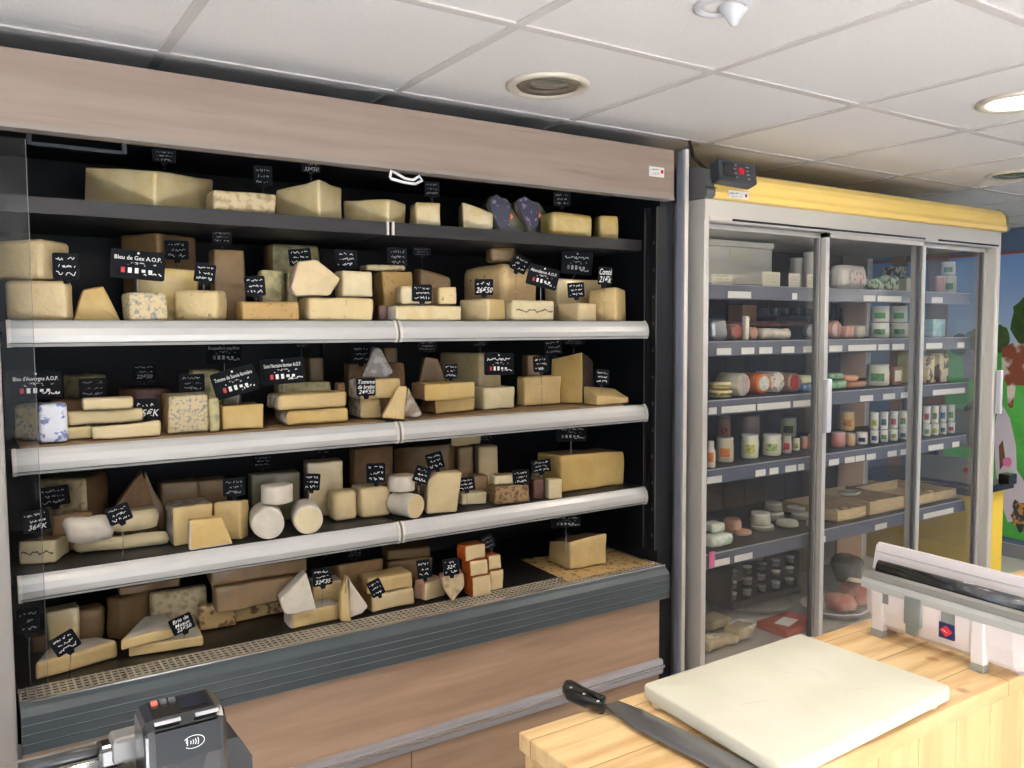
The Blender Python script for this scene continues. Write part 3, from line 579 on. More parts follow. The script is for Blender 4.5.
for k in range(3):
    bm = bmesh.new(); xk = X0+.010+.008*k; box(bm, (xk-.003, .836, zt+.003), (xk+.003, .843, zt+.0075), 0, .001); link('button', bm, (mat('red_button', (214, 110, 90), .4), M['greyp'], M['greyp'])[k], tm)
quadf('silver_edge', [(X0+.003, .800, zt+.001), (X0+.026, .800, zt+.001), (X0+.026, .803, zt+.003), (X0+.003, .803, zt+.003)], .0012, M['alu'], tm)
quadf('silver_edge', [(X1-.024, .800, zt+.001), (X1-.003, .800, zt+.001), (X1-.003, .803, zt+.003), (X1-.024, .803, zt+.003)], .0012, M['alu'], tm)
quadf('red_trim', [(X0+.02, .7965, zt-.088), (X1, .7965, zt-.078), (X1, .7965, zt-.083), (X0+.02, .7965, zt-.093)], .0014, M['redp'], tm)
tube('side_trim', [(X0-.003, .803, zt-.01), (X0-.004, .799, zt-.05), (X0-.004, .8, zt-.1)], .0016, M['alu'], tm)
bp = [tp(*p, 0.93) for p in ((222, 740), (238, 737), (252, 755), (254, 790), (200, 800), (195, 745))]
quadf('base_plate', [(p.x, .93, p.z) for p in bp], .045, mat('plate_black', (30, 30, 32), .55), tm, Vector((0, 1, 0)))
B('stand_foot', [(X0+.01, .84, SD, X1+.02, .97, zt-.19)], M['blk'], tm, .005)
sc_ = empty('counter_scale', (0, .95, SD), 'black and silver arm of the till scale at the lower left corner', 'scale')
def barx(pa, pb, Ya, Yb, r, m, nm):
    A_ = tp(*pa, Ya); C_ = tp(*pb, Yb); return tube(nm, [A_, A_.lerp(C_, .5), C_], r, m, sc_, 12)
barx((18, 770), (133, 742), .90, .90, .0065, mat('arm_black', (34, 34, 36), .35, coat=.3), 'arm')
barx((30, 781), (120, 756), .89, .89, .0035, M['steelhi'], 'steel_rail')
A_ = tp(131, 745, .89); bm = bmesh.new(); box(bm, (A_.x-.018, .882, A_.z-.014), (A_.x+.022, .91, A_.z+.012), 0, .004); link('joint', bm, mat('joint_alu', (130, 128, 126), .45, .3), sc_)
A_ = tp(112, 752, .895); bm = bmesh.new(); box(bm, (A_.x-.014, .886, A_.z-.014), (A_.x+.012, .91, A_.z+.010), 0, .005); link('joint_cover', bm, M['blk'], sc_)
A_ = tp(75, 790, .9); bm = bmesh.new(); box(bm, (A_.x-.09, .885, SD), (A_.x+.06, .98, A_.z+.010), 0, .006); link('housing', bm, mat('scale_housing', (120, 116, 106), .5), sc_)

# ================================================================ beyond the cooler: yellow table, scale, mural
yt = empty('yellow_table', (4.55, 2.55, 0), 'yellow-sided table with black top beyond the right end of the cooler', 'table')
B('body', [(4.38, 2.30, .0, 4.72, 2.95, .675)], mat('yellow_panel', (228, 196, 70), .5), yt)
B('top', [(4.34, 2.265, .675, 4.76, 2.99, .712)], M['blk'], yt, .004)
ks = empty('bench_scale', (4.54, 2.55, .713), 'grey bench scale with red lamp on the yellow table, seen through the cooler glass', 'scale')
def onX(px, py, X): P = onx(px, py, X); return Vector((P.x, P.y, P.z+CZ))
a, b_ = onX(905, 452, 4.42), onX(978, 485, 4.42)
B('body', [(4.42, b_.y, .714, 4.49, a.y, a.z)], mat('scale_grey', (150, 146, 134), .45), ks, .012)
l = onX(966, 470, 4.415); disc('red_lamp', frame_at(l, -1, 0), 0, 0, .014, .002, M['red'], ks)
B('pillar', [(4.45, a.y-.16, .715, 4.48, a.y-.12, a.z+.16)], M['blk'], ks)
B('display_head', [(4.46, b_.y+.03, a.z+.06, 4.49, a.y-.10, a.z+.26)], mat('head_grey', (118, 114, 104), .5), ks, .006)
tube('black_handle', [(4.47, b_.y+.10, a.z+.26), (4.47, b_.y+.05, a.z+.31), (4.47, b_.y+.02, a.z+.325)], .016, M['blk'], ks)
B('card_reader', [(4.60, b_.y-.07, .714, 4.68, b_.y-.01, .77)], M['blk'], ks, .006)
# mural: a flat printed wall picture
mu = empty('mural', (5.89, 2.9, .0), 'large printed wall picture of cows grazing under a blue sky at far right', 'mural')
def mz(py): return onx(1012, py, 5.89).z+CZ
def mural(name, pts, m, lay, soft=0):
    P_ = [onx(x, y, 5.89) for x, y in pts]; quadf(name, [(5.89-.0006*lay, p.y, p.z+CZ) for p in P_], .0005, m, mu, Vector((-1, 0, 0)))
ms = bpy.data.materials.new('mural_sky'); ms.use_nodes = True; Nn = ms.node_tree.nodes; Ll = ms.node_tree.links
tc = Nn.new('ShaderNodeTexCoord'); sp = Nn.new('ShaderNodeSeparateXYZ'); Ll.new(tc.outputs['Object'], sp.inputs[0]); mr = Nn.new('ShaderNodeMapRange'); mr.inputs[1].default_value = -.1; mr.inputs[2].default_value = .55
Ll.new(sp.outputs[2], mr.inputs[0]); rp = Nn.new('ShaderNodeValToRGB'); rp.color_ramp.elements[0].color = (*lin((200, 220, 246)), 1); rp.color_ramp.elements[1].color = (*lin((140, 184, 244)), 1); Ll.new(mr.outputs[0], rp.inputs[0]); Ll.new(rp.outputs[0], Nn['Principled BSDF'].inputs[0])
zt_, zb_ = mz(254), .02
bm = bmesh.new(); box(bm, (5.8895, .6, mz(380)), (5.892, 4.2, zt_)); sky = link('sky', bm, ms, mu)
mr.inputs[1].default_value = mz(360); mr.inputs[2].default_value = zt_
mural('grass', [(940, 350), (1100, 345), (1100, 560), (940, 520)], mat('mural_grass', (96, 196, 92), .7, var=(56, 140, 50), vscale=6), 1)
def blob(cx, cy, rx, ry, n=16, j=.18): return [(cx+rx*math.cos(6.283*k/n)*rnd.uniform(1-j, 1+j), cy+ry*math.sin(6.283*k/n)*rnd.uniform(1-j, 1+j)) for k in range(n)]
mt = mat('mural_tree', (54, 84, 44), .8, var=(84, 116, 60), vscale=14)
for c in ((978, 340, 12, 14), (1000, 338, 9, 14), (1024, 320, 13, 22), (1046, 330, 20, 22), (960, 345, 12, 10)): mural('tree', blob(*c), mt, 2)
bc = mat('mural_cow', (150, 84, 62), .7, var=(232, 224, 216), vscale=7, vlo=.48, vhi=.56, vmix=1)
mural('cow', [(1002, 348), (1012, 343), (1040, 345), (1044, 380), (1036, 384), (1034, 410), (1028, 410), (1027, 386), (1016, 385), (1013, 408), (1008, 408), (1007, 384), (1002, 376)], bc, 3)
mural('cow', [(962, 356), (968, 350), (984, 352), (986, 368), (980, 380), (964, 380)], mat('mural_grey_cow', (132, 130, 140), .7), 3)
mural('white_dress', [(998, 412), (1003, 406), (1010, 418), (1016, 445), (1017, 470), (1030, 490), (1034, 520), (1008, 522), (1000, 500), (996, 470), (994, 430)], mat('mural_dress', (226, 218, 232), .7), 4)
mural('arm', [(999, 446), (1003, 440), (1006, 462), (1000, 470)], mat('mural_skin', (120, 82, 66), .7), 5)
mural('pink_bow', blob(1007, 462, 4.5, 5), mat('mural_pink', (232, 130, 182), .7), 6)
mural('dark_flowers', blob(1022, 515, 11, 16, 18, .25), mat('mural_flowers', (50, 60, 72), .8, var=(210, 150, 60), vscale=26, vlo=.5, vhi=.58, vmix=1), 6)
B('top_edge', [(5.88, .6, zt_, 5.896, 4.2, zt_+.02)], mat('mural_edge', (150, 90, 84), .6), mu)
st(B('baseboard_right', [(5.87, YB, 0, 5.886, 4.25, .09)], mat('grey_skirting', (140, 140, 150), .6)))

# ================================================================ cheeses
def cross2(u, v): return u.x*v.y-u.y*v.x
def meet(px, P, d):
    a = plan_dir(px); c = cross2(d, a)
    return None if abs(c) < .02 else -cross2(P, a)/c
TOP = {}; FRONT = 2.124
SURF = [SZ[0], SZ[1], SZ[2], SZ[3], -.80]
GRP = ['cheeses on the top shelf', 'cheeses on the second shelf', 'cheeses on the third shelf', 'cheeses on the fourth shelf', 'cheeses on the bottom deck']
def viewang(px): d = plan_dir(px); return math.degrees(math.atan2(d.x, d.y))
def base_of(row, on): return SURF[row]+.002 if on is None else TOP[on]+.003
def YY(row, xm, yb, d, zb):
    if d is not None: return (2.17 if row == 0 else 2.055 if row == 4 else FRONT)+d
    return max(onz(xm, yb, zb).y, FRONT if row < 4 else 2.06)
def cmats(m):
    m = m.split('/'); return [CH[m[0]], CH[m[-1]]]
REG = {0: [], 1: [], 2: [], 3: [], 4: []}
def sat(p, q):                                            # overlap depth of two convex outlines
    best = 9
    for A_ in (p, q):
        for i in range(len(A_)):
            e = A_[(i+1) % len(A_)]-A_[i]
            if e.length < 1e-5: continue
            n = Vector((-e.y, e.x)).normalized(); a = [v.dot(n) for v in p]; b_ = [v.dot(n) for v in q]
            best = min(best, min(max(a), max(b_))-max(min(a), min(b_)))
            if best <= 0: return 0
    return best
def clash(row, poly, z0, z1):
    return max([sat(poly, q) for q, a, b_ in REG[row] if min(z1, b_)-max(z0, a) > .0035] or [0])
# box with a near vertical corner at xm; left face runs to x0, right face to x1
def K(row, key, label, x0, xm, x1, yt, m='pale', yb=None, d=None, on=None, ang=None, rind='', r=.008, name='cheese_block', dep=None, dmax=.3, nz=.0028, vein=None, tops=None, dmin=.05):
    zb = base_of(row, on); Y00 = YY(row, xm, yb, d, zb); best = None
    va = viewang(xm)
    if ang is None: ang = 90
    elif 58 < ang <= 90: ang = 90
    elif ang <= 58: ang = va+min(max(90*(x1-xm)/max(x1-x0, 1), 16), 66)
    a = math.radians(ang)
    dL = Vector((-math.cos(a), math.sin(a))); dR = Vector((math.sin(a), math.cos(a)))
    for tr_ in range(13 if d is not None else 4):
        Y = Y00+.01*tr_; P = ony(xm, yt, Y); P2 = Vector((P.x, Y))
        def ln(px, dd):
            if abs(px-xm) < 1.5: return None
            t = meet(px, P2, dd); return t if t and t > 0 else None
        tl = ln(x0, dL); tr = ln(x1, dR); ref = tl or tr or .08
        if tl is None: tl = min(max(ref*.7, dmin), .12)
        if tr is None: tr = min(max(ref*.7, dmin), .12)
        if dep:
            if (xm-x0) < (x1-xm): tl = dep
            else: tr = dep
        tl = min(tl, .42); tr = min(tr, .42)
        if (xm-x0) < (x1-xm): tl = min(tl, dmax)
        else: tr = min(tr, dmax)
        back = (2.62 if row < 4 else 2.64)
        for shrink in (1, .8, .6, .45):
            l2, r2 = (tl*shrink, tr) if (xm-x0) < (x1-xm) else (tl, tr*shrink)
            M_ = P2; R_ = P2+dR*r2; L_ = P2+dL*l2; K_ = R_+dL*l2
            c = clash(row, [M_, R_, K_, L_], zb, P.z); hi = max(v.y for v in (M_, R_, K_, L_))
            if hi > back: c += hi-back
            sc = c+.001*tr_*(d is not None)+.004*(1-shrink)
            if c < .0012: sc = .0012*tr_+.01*(1-shrink)-1
            if best is None or sc < best[0]: best = (sc, Y, P, P2, l2, r2, M_, R_, L_, K_)
    sc, Y, P, P2, tl, tr, M_, R_, L_, K_ = best
    REG[row].append(([M_, R_, K_, L_], zb, P.z))
    zt = P.z; TOP[key] = zt
    f1 = lambda p: Vector((p.x, p.y, zt+CZ))
    if tops:                                   # (left top px y, right top px y): sloping top plane through the three visible corners
        zl = zat(x0, tops[0], L_); zr = zat(x1, tops[1], R_)
        f1 = lambda p: Vector((p.x, p.y, CZ+zt+(zl-zt)*(p-P2).dot(dL)/tl+(zr-zt)*(p-P2).dot(dR)/tr))
    ol = outline([M_, R_, K_, L_], r, 3, 4)
    e = {'R': 0, 'B': 1, 'K': 2, 'L': 3}; rs = {e[c] for c in rind if c in e} | ({'1'} if 'T' in rind else set()) | ({'0'} if 'U' in rind else set())
    o = loft(name, ol, lambda p: Vector((p.x, p.y, zb+CZ)), f1, r*.7, cmats(m), rs, nz)
    if vein:                                   # a dark line through the paste, across the front face
        bm = bmesh.new(); A0_, dd, LL = (M_, dR, tr) if vein == 'R' else (L_, -dL, tl); out = Vector((dd.y, -dd.x)); pr = None
        for k in range(15):
            t = .07+.86*k/14; p = A0_+dd*LL*t+out*.0032; zz = CZ+zb+(zt-zb)*(.5+.06*math.sin(k*1.3)+.03*math.sin(k*2.9)); th = .0012+.001*abs(math.sin(k*2.1))
            v = [bm.verts.new((p.x, p.y, zz-th)), bm.verts.new((p.x, p.y, zz+th))]
            if pr: bm.faces.new((pr[0], v[0], v[1], pr[1]))
            pr = v
        link('ash_line', bm, mat('ash_line', (92, 84, 70), .8), o)
    return tag(o, label, 'cheese', GRP[row])
# front-facing block: one visible face between x0 and x1, turned partly towards the room
def Fb(row, key, label, x0, x1, yt, m='pale', yb=None, d=None, on=None, yaw=None, dep=None, **k):
    va = viewang(x0); yw = va*.4 if yaw is None else min(yaw, va)*.6; dep = dep or .07
    xm = x0+min(.28*(x1-x0), dep*math.sin(math.radians(va-yw))*350)
    if d is not None: d += (x1-xm)/365*math.sin(math.radians(yw))
    return K(row, key, label, x0, xm, x1, yt, m, yb, d, on, ang=90.01+yw, dep=dep, **k)
# outline traced on a vertical face, with real depth behind it
def Po(row, key, label, pts, m='pale', d=None, yb=None, dep=.07, rind='', r=.006, name='cheese_wedge', yaw=0, taper=0, nz=.0022, zb=None, lift=0):
    xm = sum(p[0] for p in pts)/len(pts); ybm = max(p[1] for p in pts)
    if d is None: Y = max(onz(xm, ybm, SURF[row]).y, FRONT if row < 4 else 2.06)
    else: Y = YY(row, xm, ybm, d, 0)
    a = math.radians(yaw if yaw else viewang(xm)*.6); U = Vector((math.cos(a), -math.sin(a))); N_ = Vector((math.sin(a), math.cos(a)))
    bst = None; z0_ = SURF[row] if zb is None else TOP[zb]+.001
    for k in range(12):
        Yk = Y+.01*k; Ck = ony(xm, ybm, Yk); cc = Vector((Ck.x, Yk)); ts = [meet(x, cc, U) for x, y in pts]; zz = ony(xm, min(p[1] for p in pts), Yk).z
        A_, B_ = cc+U*min(ts), cc+U*max(ts); c = clash(row, [A_, B_, B_+N_*dep, A_+N_*dep], z0_+.002, zz)
        sc = c+.001*k if c >= .0012 else .0012*k-1
        if bst is None or sc < bst[0]: bst = (sc, Yk, [A_, B_, B_+N_*dep, A_+N_*dep], zz)
    Y = bst[1]; REG[row].append((bst[2], z0_+.002, bst[3])); C_ = ony(xm, ybm, Y)
    q = []
    for x, y in pts:
        t = meet(x, Vector((C_.x, Y)), U); P = Vector((C_.x, Y))+U*t; q.append(Vector((t, zat(x, y, P))))
    if lift is not None:                       # rest on the surface below
        zl = min(p.y for p in q); s = (SURF[row] if zb is None else TOP[zb]+.001)+.0022; dz = s-zl+lift
        if abs(dz) < .06: q = [Vector((p.x, p.y+dz*(1-(p.y-zl)/(max(v.y for v in q)-zl)))) for p in q]
    TOP[key] = max(p.y for p in q)
    cx = sum(p.x for p in q)/len(q)
    ol = outline(q, r, 3, 3)
    f0 = lambda p: Vector((C_.x+U.x*p.x, Y+U.y*p.x, p.y+CZ))
    f1 = lambda p: Vector((C_.x+U.x*(cx+(p.x-cx)*(1-taper))+N_.x*dep, Y+U.y*(cx+(p.x-cx)*(1-taper))+N_.y*dep, p.y+CZ))
    o = loft(name, ol, f0, f1, r*.7, cmats(m), {int(c) if c.isdigit() else c for c in []} | set(range(len(pts))) if rind == 'S' else ({'0', '1'} if rind == 'F' else {int(c) for c in rind.split(',') if c} if rind else set()), nz)
    return tag(o, label, 'cheese', GRP[row])
# flat-lying piece: outline of its top seen in the picture, h metres thick
def Pl(row, key, label, pts, h, m='pale', on=None, rind='', r=.006, name='cheese_wedge', nz=.002):
    zb = base_of(row, on); zt = zb+h; TOP[key] = zt
    q = [onz(x, y, zt).xy for x, y in pts]; ol = outline(q, r, 3, 4); REG[row].append((q, zb, zt))
    rs = {int(c) for c in rind if c.isdigit()} | ({'1'} if 'T' in rind else set()) | ({'0'} if 'U' in rind else set())
    class _E: pass
    ol2 = ol; rr = set()
    for c in rind:
        if c.isdigit(): rr.add(int(c))
    if 'T' in rind: rr.add('1')
    o = loft(name, ol2, lambda p: Vector((p.x, p.y, zb+CZ)), lambda p: Vector((p.x, p.y, zt+CZ)), r*.6, cmats(m), rr, nz)
    return tag(o, label, 'cheese', GRP[row])
# log with its round cut end towards us
def Log(row, key, label, cx, cy, rp, m, length, yaw, d=None, on=None, rind='', flat=1, name='cheese_log'):
    zb = base_of(row, on); Y = YY(row, cx, cy+rp, d, zb); C_ = ony(cx, cy, Y); R_ = rp/F_PX*ray(cx, cy).length*(C_.y/ray(cx, cy).y)/ray(cx, cy).length
    R_ = (ony(cx, cy-rp, Y)-ony(cx, cy+rp, Y)).length/2; zc = zb+R_*flat; TOP[key] = zc+R_*flat
    a = math.radians(yaw); U = Vector((math.cos(a), -math.sin(a))); N_ = Vector((math.sin(a), math.cos(a)))
    c2 = Vector((C_.x, C_.y)); REG[row].append(([c2-U*R_, c2+U*R_, c2+U*R_+N_*length, c2-U*R_+N_*length], zb, zc+R_*flat))
    q = [Vector((R_*math.cos(6.2832*k/20), R_*flat*math.sin(6.2832*k/20))) for k in range(20)]
    ol = [(p, 0, -p.normalized()) for p in q]
    o = loft(name, ol, lambda p: Vector((C_.x+U.x*p.x, C_.y+U.y*p.x, zc+p.y+CZ)), lambda p: Vector((C_.x+U.x*p.x+N_.x*length, C_.y+U.y*p.x+N_.y*length, zc+p.y+CZ)), R_*.12, cmats(m), {0, '1'} if 'S' in rind else set(), .0016)
    return tag(o, label, 'cheese', GRP[row])
def Disc(row, key, label, x0, x1, yt, m, d=None, yb=None, on=None, rind='', name='round_cheese'):
    zb = base_of(row, on); xm = (x0+x1)/2; Y = YY(row, xm, yb, d, zb); P = ony(xm, yt, Y); R_ = (ony(x1, yt, Y)-ony(x0, yt, Y)).length/2*math.cos(math.radians(viewang(xm)))
    c = Vector((P.x, Y))+plan_dir(xm)*R_; zt = max(P.z, zb+.01); TOP[key] = zt
    REG[row].append(([c+Vector((math.cos(6.2832*k/10), math.sin(6.2832*k/10)))*R_ for k in range(10)], zb, zt))
    ol = [(c+Vector((math.cos(6.2832*k/28), math.sin(6.2832*k/28)))*R_, 0, -Vector((math.cos(6.2832*k/28), math.sin(6.2832*k/28)))) for k in range(28)]
    o = loft(name, ol, lambda p: Vector((p.x, p.y, zb+CZ)), lambda p: Vector((p.x, p.y, zt+CZ)), .005, cmats(m), {0, '0'} if 'S' in rind else set(), .0016)
    return tag(o, label, 'cheese', GRP[row])

# ---- top shelf
K(0, 'a1', 'largest pale cheese chunk, at the left end of the top shelf', 89, 155, 210, 170, 'wpale/tan', d=.02, ang=8, rind='T', tops=(167, 180), dep=.22)
K(0, 'a2', 'low pale grey-skinned block right of the largest chunk on the top shelf', 211, 213, 279, 189, 'mott', d=.01, ang=80, dep=.12)
K(0, 'a3', 'tall film-wrapped block with its corner forward, centre of the top shelf', 278, 319, 345, 179, 'wpale', d=.02, ang=25, tops=(191, 188))
K(0, 'a4', 'film-wrapped block left of the joint of the top shelf', 345, 389, 408, 198, 'wpale', d=.015, ang=15)
Fb(0, 'a5', 'small square film-wrapped block just right of the top shelf joint', 409, 442, 202, 'wpale', d=.02)
Po(0, 'a6', 'small wrapped triangular wedge beside the dark-labelled cheeses on the top shelf', [(464, 230), (464, 202), (494, 213), (494, 230)], 'wpale', d=.03, dep=.08)
for k, (lab, pts) in enumerate((('first leaning wedge in a dark blue wrapper on the top shelf, beside the small triangle', [(486, 204), (493, 195), (508, 199), (525, 226), (522, 231), (496, 231)]), ('second leaning wedge in a dark blue wrapper, beside the rounded yellow block', [(514, 203), (521, 197), (540, 202), (557, 224), (553, 234), (523, 234)]))):
    o = Po(0, 'a7%d' % k, lab, pts, 'olive', d=.02+.02*k, dep=.09, name='wrapped_cheese')
    Y = 2.17+.02+.02*k; lp = [pts[0], pts[1], (pts[1][0]+13, pts[1][1]+10), (pts[0][0]+19, pts[0][1]+24), (pts[0][0]+10, pts[0][1]+25)]
    a_ = math.radians(viewang(506+20*k)*.6); Pz = [ony(x, y, Y-.002) for x, y in lp]
    quadf('wrapper_label', [(p.x, p.y-.012-(p.x-Pz[0].x)*math.tan(a_)*.55, p.z+CZ) for p in Pz], .001, mat('dark_blue_wrapper', (44, 44, 66), .35, var=(140, 120, 150), vscale=60, vlo=.6, vhi=.62, vmix=.7), o)
    lp2 = [(pts[0][0]+9, pts[0][1]+19), (pts[0][0]+20, pts[0][1]+9), (pts[0][0]+23, pts[0][1]+14), (pts[0][0]+12, pts[0][1]+24)]; Pz = [ony(x, y, Y-.002) for x, y in lp2]
    quadf('orange_band', [(p.x, p.y-.014-(p.x-Pz[0].x)*math.tan(a_)*.55, p.z+CZ) for p in Pz], .001, mat('orange_print', (210, 112, 60), .4), o)
K(0, 'a9', 'rounded yellow film-wrapped block near the right end of the top shelf', 549, 553, 593, 211, 'wyel', d=.02, ang=70, r=.018, dep=.1)
Fb(0, 'a10', 'rightmost small yellow block in dark-edged film on the top shelf', 593, 619, 215, 'wyel', d=.03, r=.014)
# ---- second shelf
K(1, 'b1', 'large cream block at the left end of the second shelf, lower of two', 5, 67, 76, 280.5, 'pale', d=.012, ang=14, r=.016, dmax=.05, dep=.14)
K(1, 'b2', 'large pale block lying on the lower one at the left end of the second shelf', -14, 41, 74, 238, 'pale/pale', d=.016, ang=14, on='b1', r=.014, tops=(243, 243))
Po(1, 'b3', 'triangular cheese wedge with orange-tan rind side standing on the second shelf', [(72, 321), (84, 289), (105, 286), (121, 321)], 'deep/tan', d=.01, dep=.09, rind='0,1', taper=.2)
K(1, 'b4', 'blue-mottled cheese block under the big first price card on the second shelf', 125, 128, 168, 292, 'blue', d=.008, ang=78, r=.012, dep=.09)
K(1, 'b5', 'brownish wrapped cheese standing high at the back left of the second shelf', 123, 158, 200, 232, 'wbrown/brown', d=.24, ang=35, r=.012, rind='T')
K(1, 'b6', 'yellow film-wrapped block behind the mottled one on the second shelf', 132, 138, 200, 267, 'wyel', d=.13, ang=78, dep=.08)
K(1, 'b7', 'cream block in front on the second shelf, right of the blue-mottled one', 174, 217, 233, 290, 'fleck', d=.01, ang=12, r=.012, dep=.1)
K(1, 'b8', 'tall upright cheese block standing behind on the second shelf', 207, 214, 247, 249, 'wbrown', d=.16, ang=74, dep=.06)
Fb(1, 'b9', 'long low orange-tinged block with white rind top on the second shelf', 235, 300, 301, 'gold/white', d=.008, rind='T', yaw=6, dep=.09)
Fb(1, 'b10', 'small green-veined piece behind the low orange-tinged block', 258, 284, 270, 'green', d=.12, dep=.06)
Fb(1, 'b11', 'small pale green piece beside the green-veined one at mid second shelf', 284, 300, 271, 'green', d=.125, dep=.06)
K(1, 'b12', 'large greenish-cream block at the very back of the second shelf', 267, 270, 323, 243, 'wbrown/green', d=.29, ang=80, rind='R', r=.02, dep=.08)
Fb(1, 'b13', 'wide cream block lying at the front of the second shelf left of the joint', 299, 374, 297, 'fleck', d=.008, r=.012, yaw=5, dep=.1)
Po(1, 'b14', 'tilted wedge with pink striped rind lying on the wide cream block', [(291, 288), (299, 262), (318, 259), (341, 279), (330, 296), (296, 296)], 'pale/pinkwhite', d=.014, dep=.07, rind='0,5', zb='b13')
Fb(1, 'b15', 'creamy white-rimmed block on top of the wide cream block', 335, 373, 270, 'ivory/white', d=.03, on='b13', rind='T', yaw=8, dep=.07)
Fb(1, 'b16', 'golden speckled cheese block behind the wide cream block, near the joint', 373, 413, 271, 'gold', d=.125, dep=.09, yaw=10)
Fb(1, 'b17', 'thin pale slab lying on the golden speckled block', 359, 406, 264, 'mott', d=.14, on='b16', dep=.07, yaw=10)
K(1, 'b18', 'grey-brown rounded block behind the stacked white-rind pieces', 413, 420, 452, 268, 'wbrown/pale', d=.17, ang=70, r=.014, tops=(268, 277))
K(1, 'b19', 'long white-rinded wrapped cheese at the front right of the joint', 388, 396, 462, 305, 'wpale/white', d=.008, ang=76, rind='L', dep=.09, r=.01)
Fb(1, 'b20', 'left small piece on top of the long white-rinded cheese', 396, 432, 286, 'ivory', d=.02, on='b19', dep=.06, r=.01)
Fb(1, 'b21', 'right small veined piece on top of the long white-rinded cheese', 433, 457, 287, 'fleck/grey', d=.02, on='b19', dep=.06)
Fb(1, 'b22', 'small dark pinkish piece tucked between two front blocks at the joint', 375, 388, 305, 'wine', d=.05, dep=.05)
K(1, 'b23', 'biggest speckled rounded cheese quarter right of centre on the second shelf', 462, 505, 539, 262, 'holes/tan', d=.125, ang=28, r=.028, rind='', tops=(268, 270))
Fb(1, 'b24', 'small cheese piece lying on top of the biggest speckled quarter', 484, 517, 247, 'wbrown', d=.155, on='b23', dep=.06, r=.014)
K(1, 'b25', 'cream block with faceted front under a 26 euro card', 459, 488, 506, 299, 'pale/yel', d=.008, ang=30, r=.01, rind='R')
mo = K(1, 'b26', 'cream block with a thin dark line across its face on the second shelf', 506, 512, 555, 300, 'ivory', d=.008, ang=75, r=.01, dep=.08, vein='R')
K(1, 'b27', 'small cream two-faced block right of the one with the dark line', 557, 580, 597, 303, 'pale', d=.008, ang=28, r=.009)
K(1, 'b28', 'tall yellow block at the right end of the second shelf', 588, 616, 624, 287, 'yel', d=.012, ang=14, dep=.1, tops=(290, 290))
K(1, 'b29', 'pale green-tinted block behind at the right of the second shelf', 544, 558, 602, 278, 'wpale', d=.13, ang=70, dep=.08)
# ---- third shelf (paper liner lies on it)
def liner(name, label, row, pts, m):
    z = SURF[row]+.0005; P_ = [onz(x, y, z) for x, y in pts]; o = quadf(name, [(p.x, max(p.y, 2.112 if row < 4 else 2.05), p.z+CZ) for p in P_], .0015, m, None, Vector((0, 0, 1))); tag(o, label, 'sheet'); SURF[row] += .0025 if row < 4 else 0
rl = SURF[2]
o = B('shelf_board', [(.11, 2.1375, CZ+rl+.0005, .99, 2.5, CZ+rl+.005)], mat('brown_board', (150, 122, 88), .7, var=(112, 88, 60), vscale=8, stretch=(1, 5, 1))); tag(o, 'thin brown board lining the left half of the third shelf', 'board')
o = B('shelf_board', [(1.05, 2.1375, CZ+rl+.0005, 1.86, 2.5, CZ+rl+.005)], mat('brown_board', (0, 0, 0))); tag(o, 'thin brown board lining the right half of the third shelf', 'board')
SURF[2] += .0058
o = K(2, 'c1', 'blue cheese in silver and blue printed foil at the left end of the third shelf', 8, 40, 64, 405, 'blue', yb=441, ang=8, r=.012, dep=.08)
w_ = K(2, 'c1b', 'x', 37, 38, 65, 404, 'blue', d=.012, ang=85, r=.012, dep=.085); w_.name = 'foil_wrapper'; w_.data.materials[0] = M['film']
for kk in ('label', 'category', 'group'): del w_[kk]
w_.parent = o; w_.matrix_parent_inverse = Matrix.Translation(o.location).inverted()
def fing(key, lab, x0, x1, yt, yb, on=None, d=None, tops=None, yaw=8): Fb(2, key, lab, x0, x1, yt, 'cream', yb=yb, on=on, d=d, yaw=yaw, dep=.05, r=.009, name='cheese_finger', tops=tops)
fing('c2', 'short white cheese finger at the bottom left of the finger stack', 43, 89, 429, 442)
fing('c3', 'slanting white cheese finger at the bottom right of the finger stack', 91, 158, 427, 440, tops=(427, 420))
fing('c4', 'long white cheese finger lying across the two lower fingers', 65, 140, 412, 428, on='c2', d=.02)
fing('c5', 'short white cheese finger on top of the finger stack', 82, 131, 399, 412, on='c4', d=.022)
K(2, 'c6', 'green-mottled block at the back left of the third shelf', 60, 81, 105, 375, 'green', d=.2, ang=20, r=.01)
Fb(2, 'c7', 'low brown-rinded piece behind the white fingers', 50, 82, 400, 'brown', d=.14, dep=.05)
Disc(2, 'c8', 'flat pinkish-brown wheel at the back left of the third shelf', 119, 172, 389, 'wine', d=.19)
K(2, 'c9', 'square blue-mottled cheese block with tan rind on the third shelf', 164, 168, 207, 396, 'blue/tan', yb=434, ang=80, dep=.1, rind='L', r=.008)
Fb(2, 'c10', 'narrow green-veined piece right against the square mottled block', 207, 218, 398, 'green', d=.02, dep=.09)
K(2, 'c11', 'deep yellow block with brown top under the tilted savoy price card', 219, 222, 262, 406, 'deep/brown', yb=431, ang=80, rind='T', dep=.08, r=.006)
Fb(2, 'c12', 'tall green-mottled block behind the square one on the third shelf', 189, 220, 370, 'green', d=.17, dep=.08)
Fb(2, 'c13', 'dark bluish-green piece behind the deep yellow block', 220, 240, 393, 'olive', d=.17, dep=.07)
K(2, 'c14', 'lower of two long flat cheeses with grey ends on the third shelf', 273, 287, 347, 411, 'deep/grey', yb=426, ang=72, rind='L', r=.012, dep=.1)
K(2, 'c15', 'upper of two long flat cheeses with grey ends on the third shelf', 266, 278, 346, 395, 'yel/grey', d=.024, ang=72, on='c14', rind='L', r=.012, dep=.1)
Fb(2, 'c16', 'dark-topped mottled slab behind the two long flat cheeses', 273, 330, 383, 'green/dark', d=.16, rind='T', dep=.08)
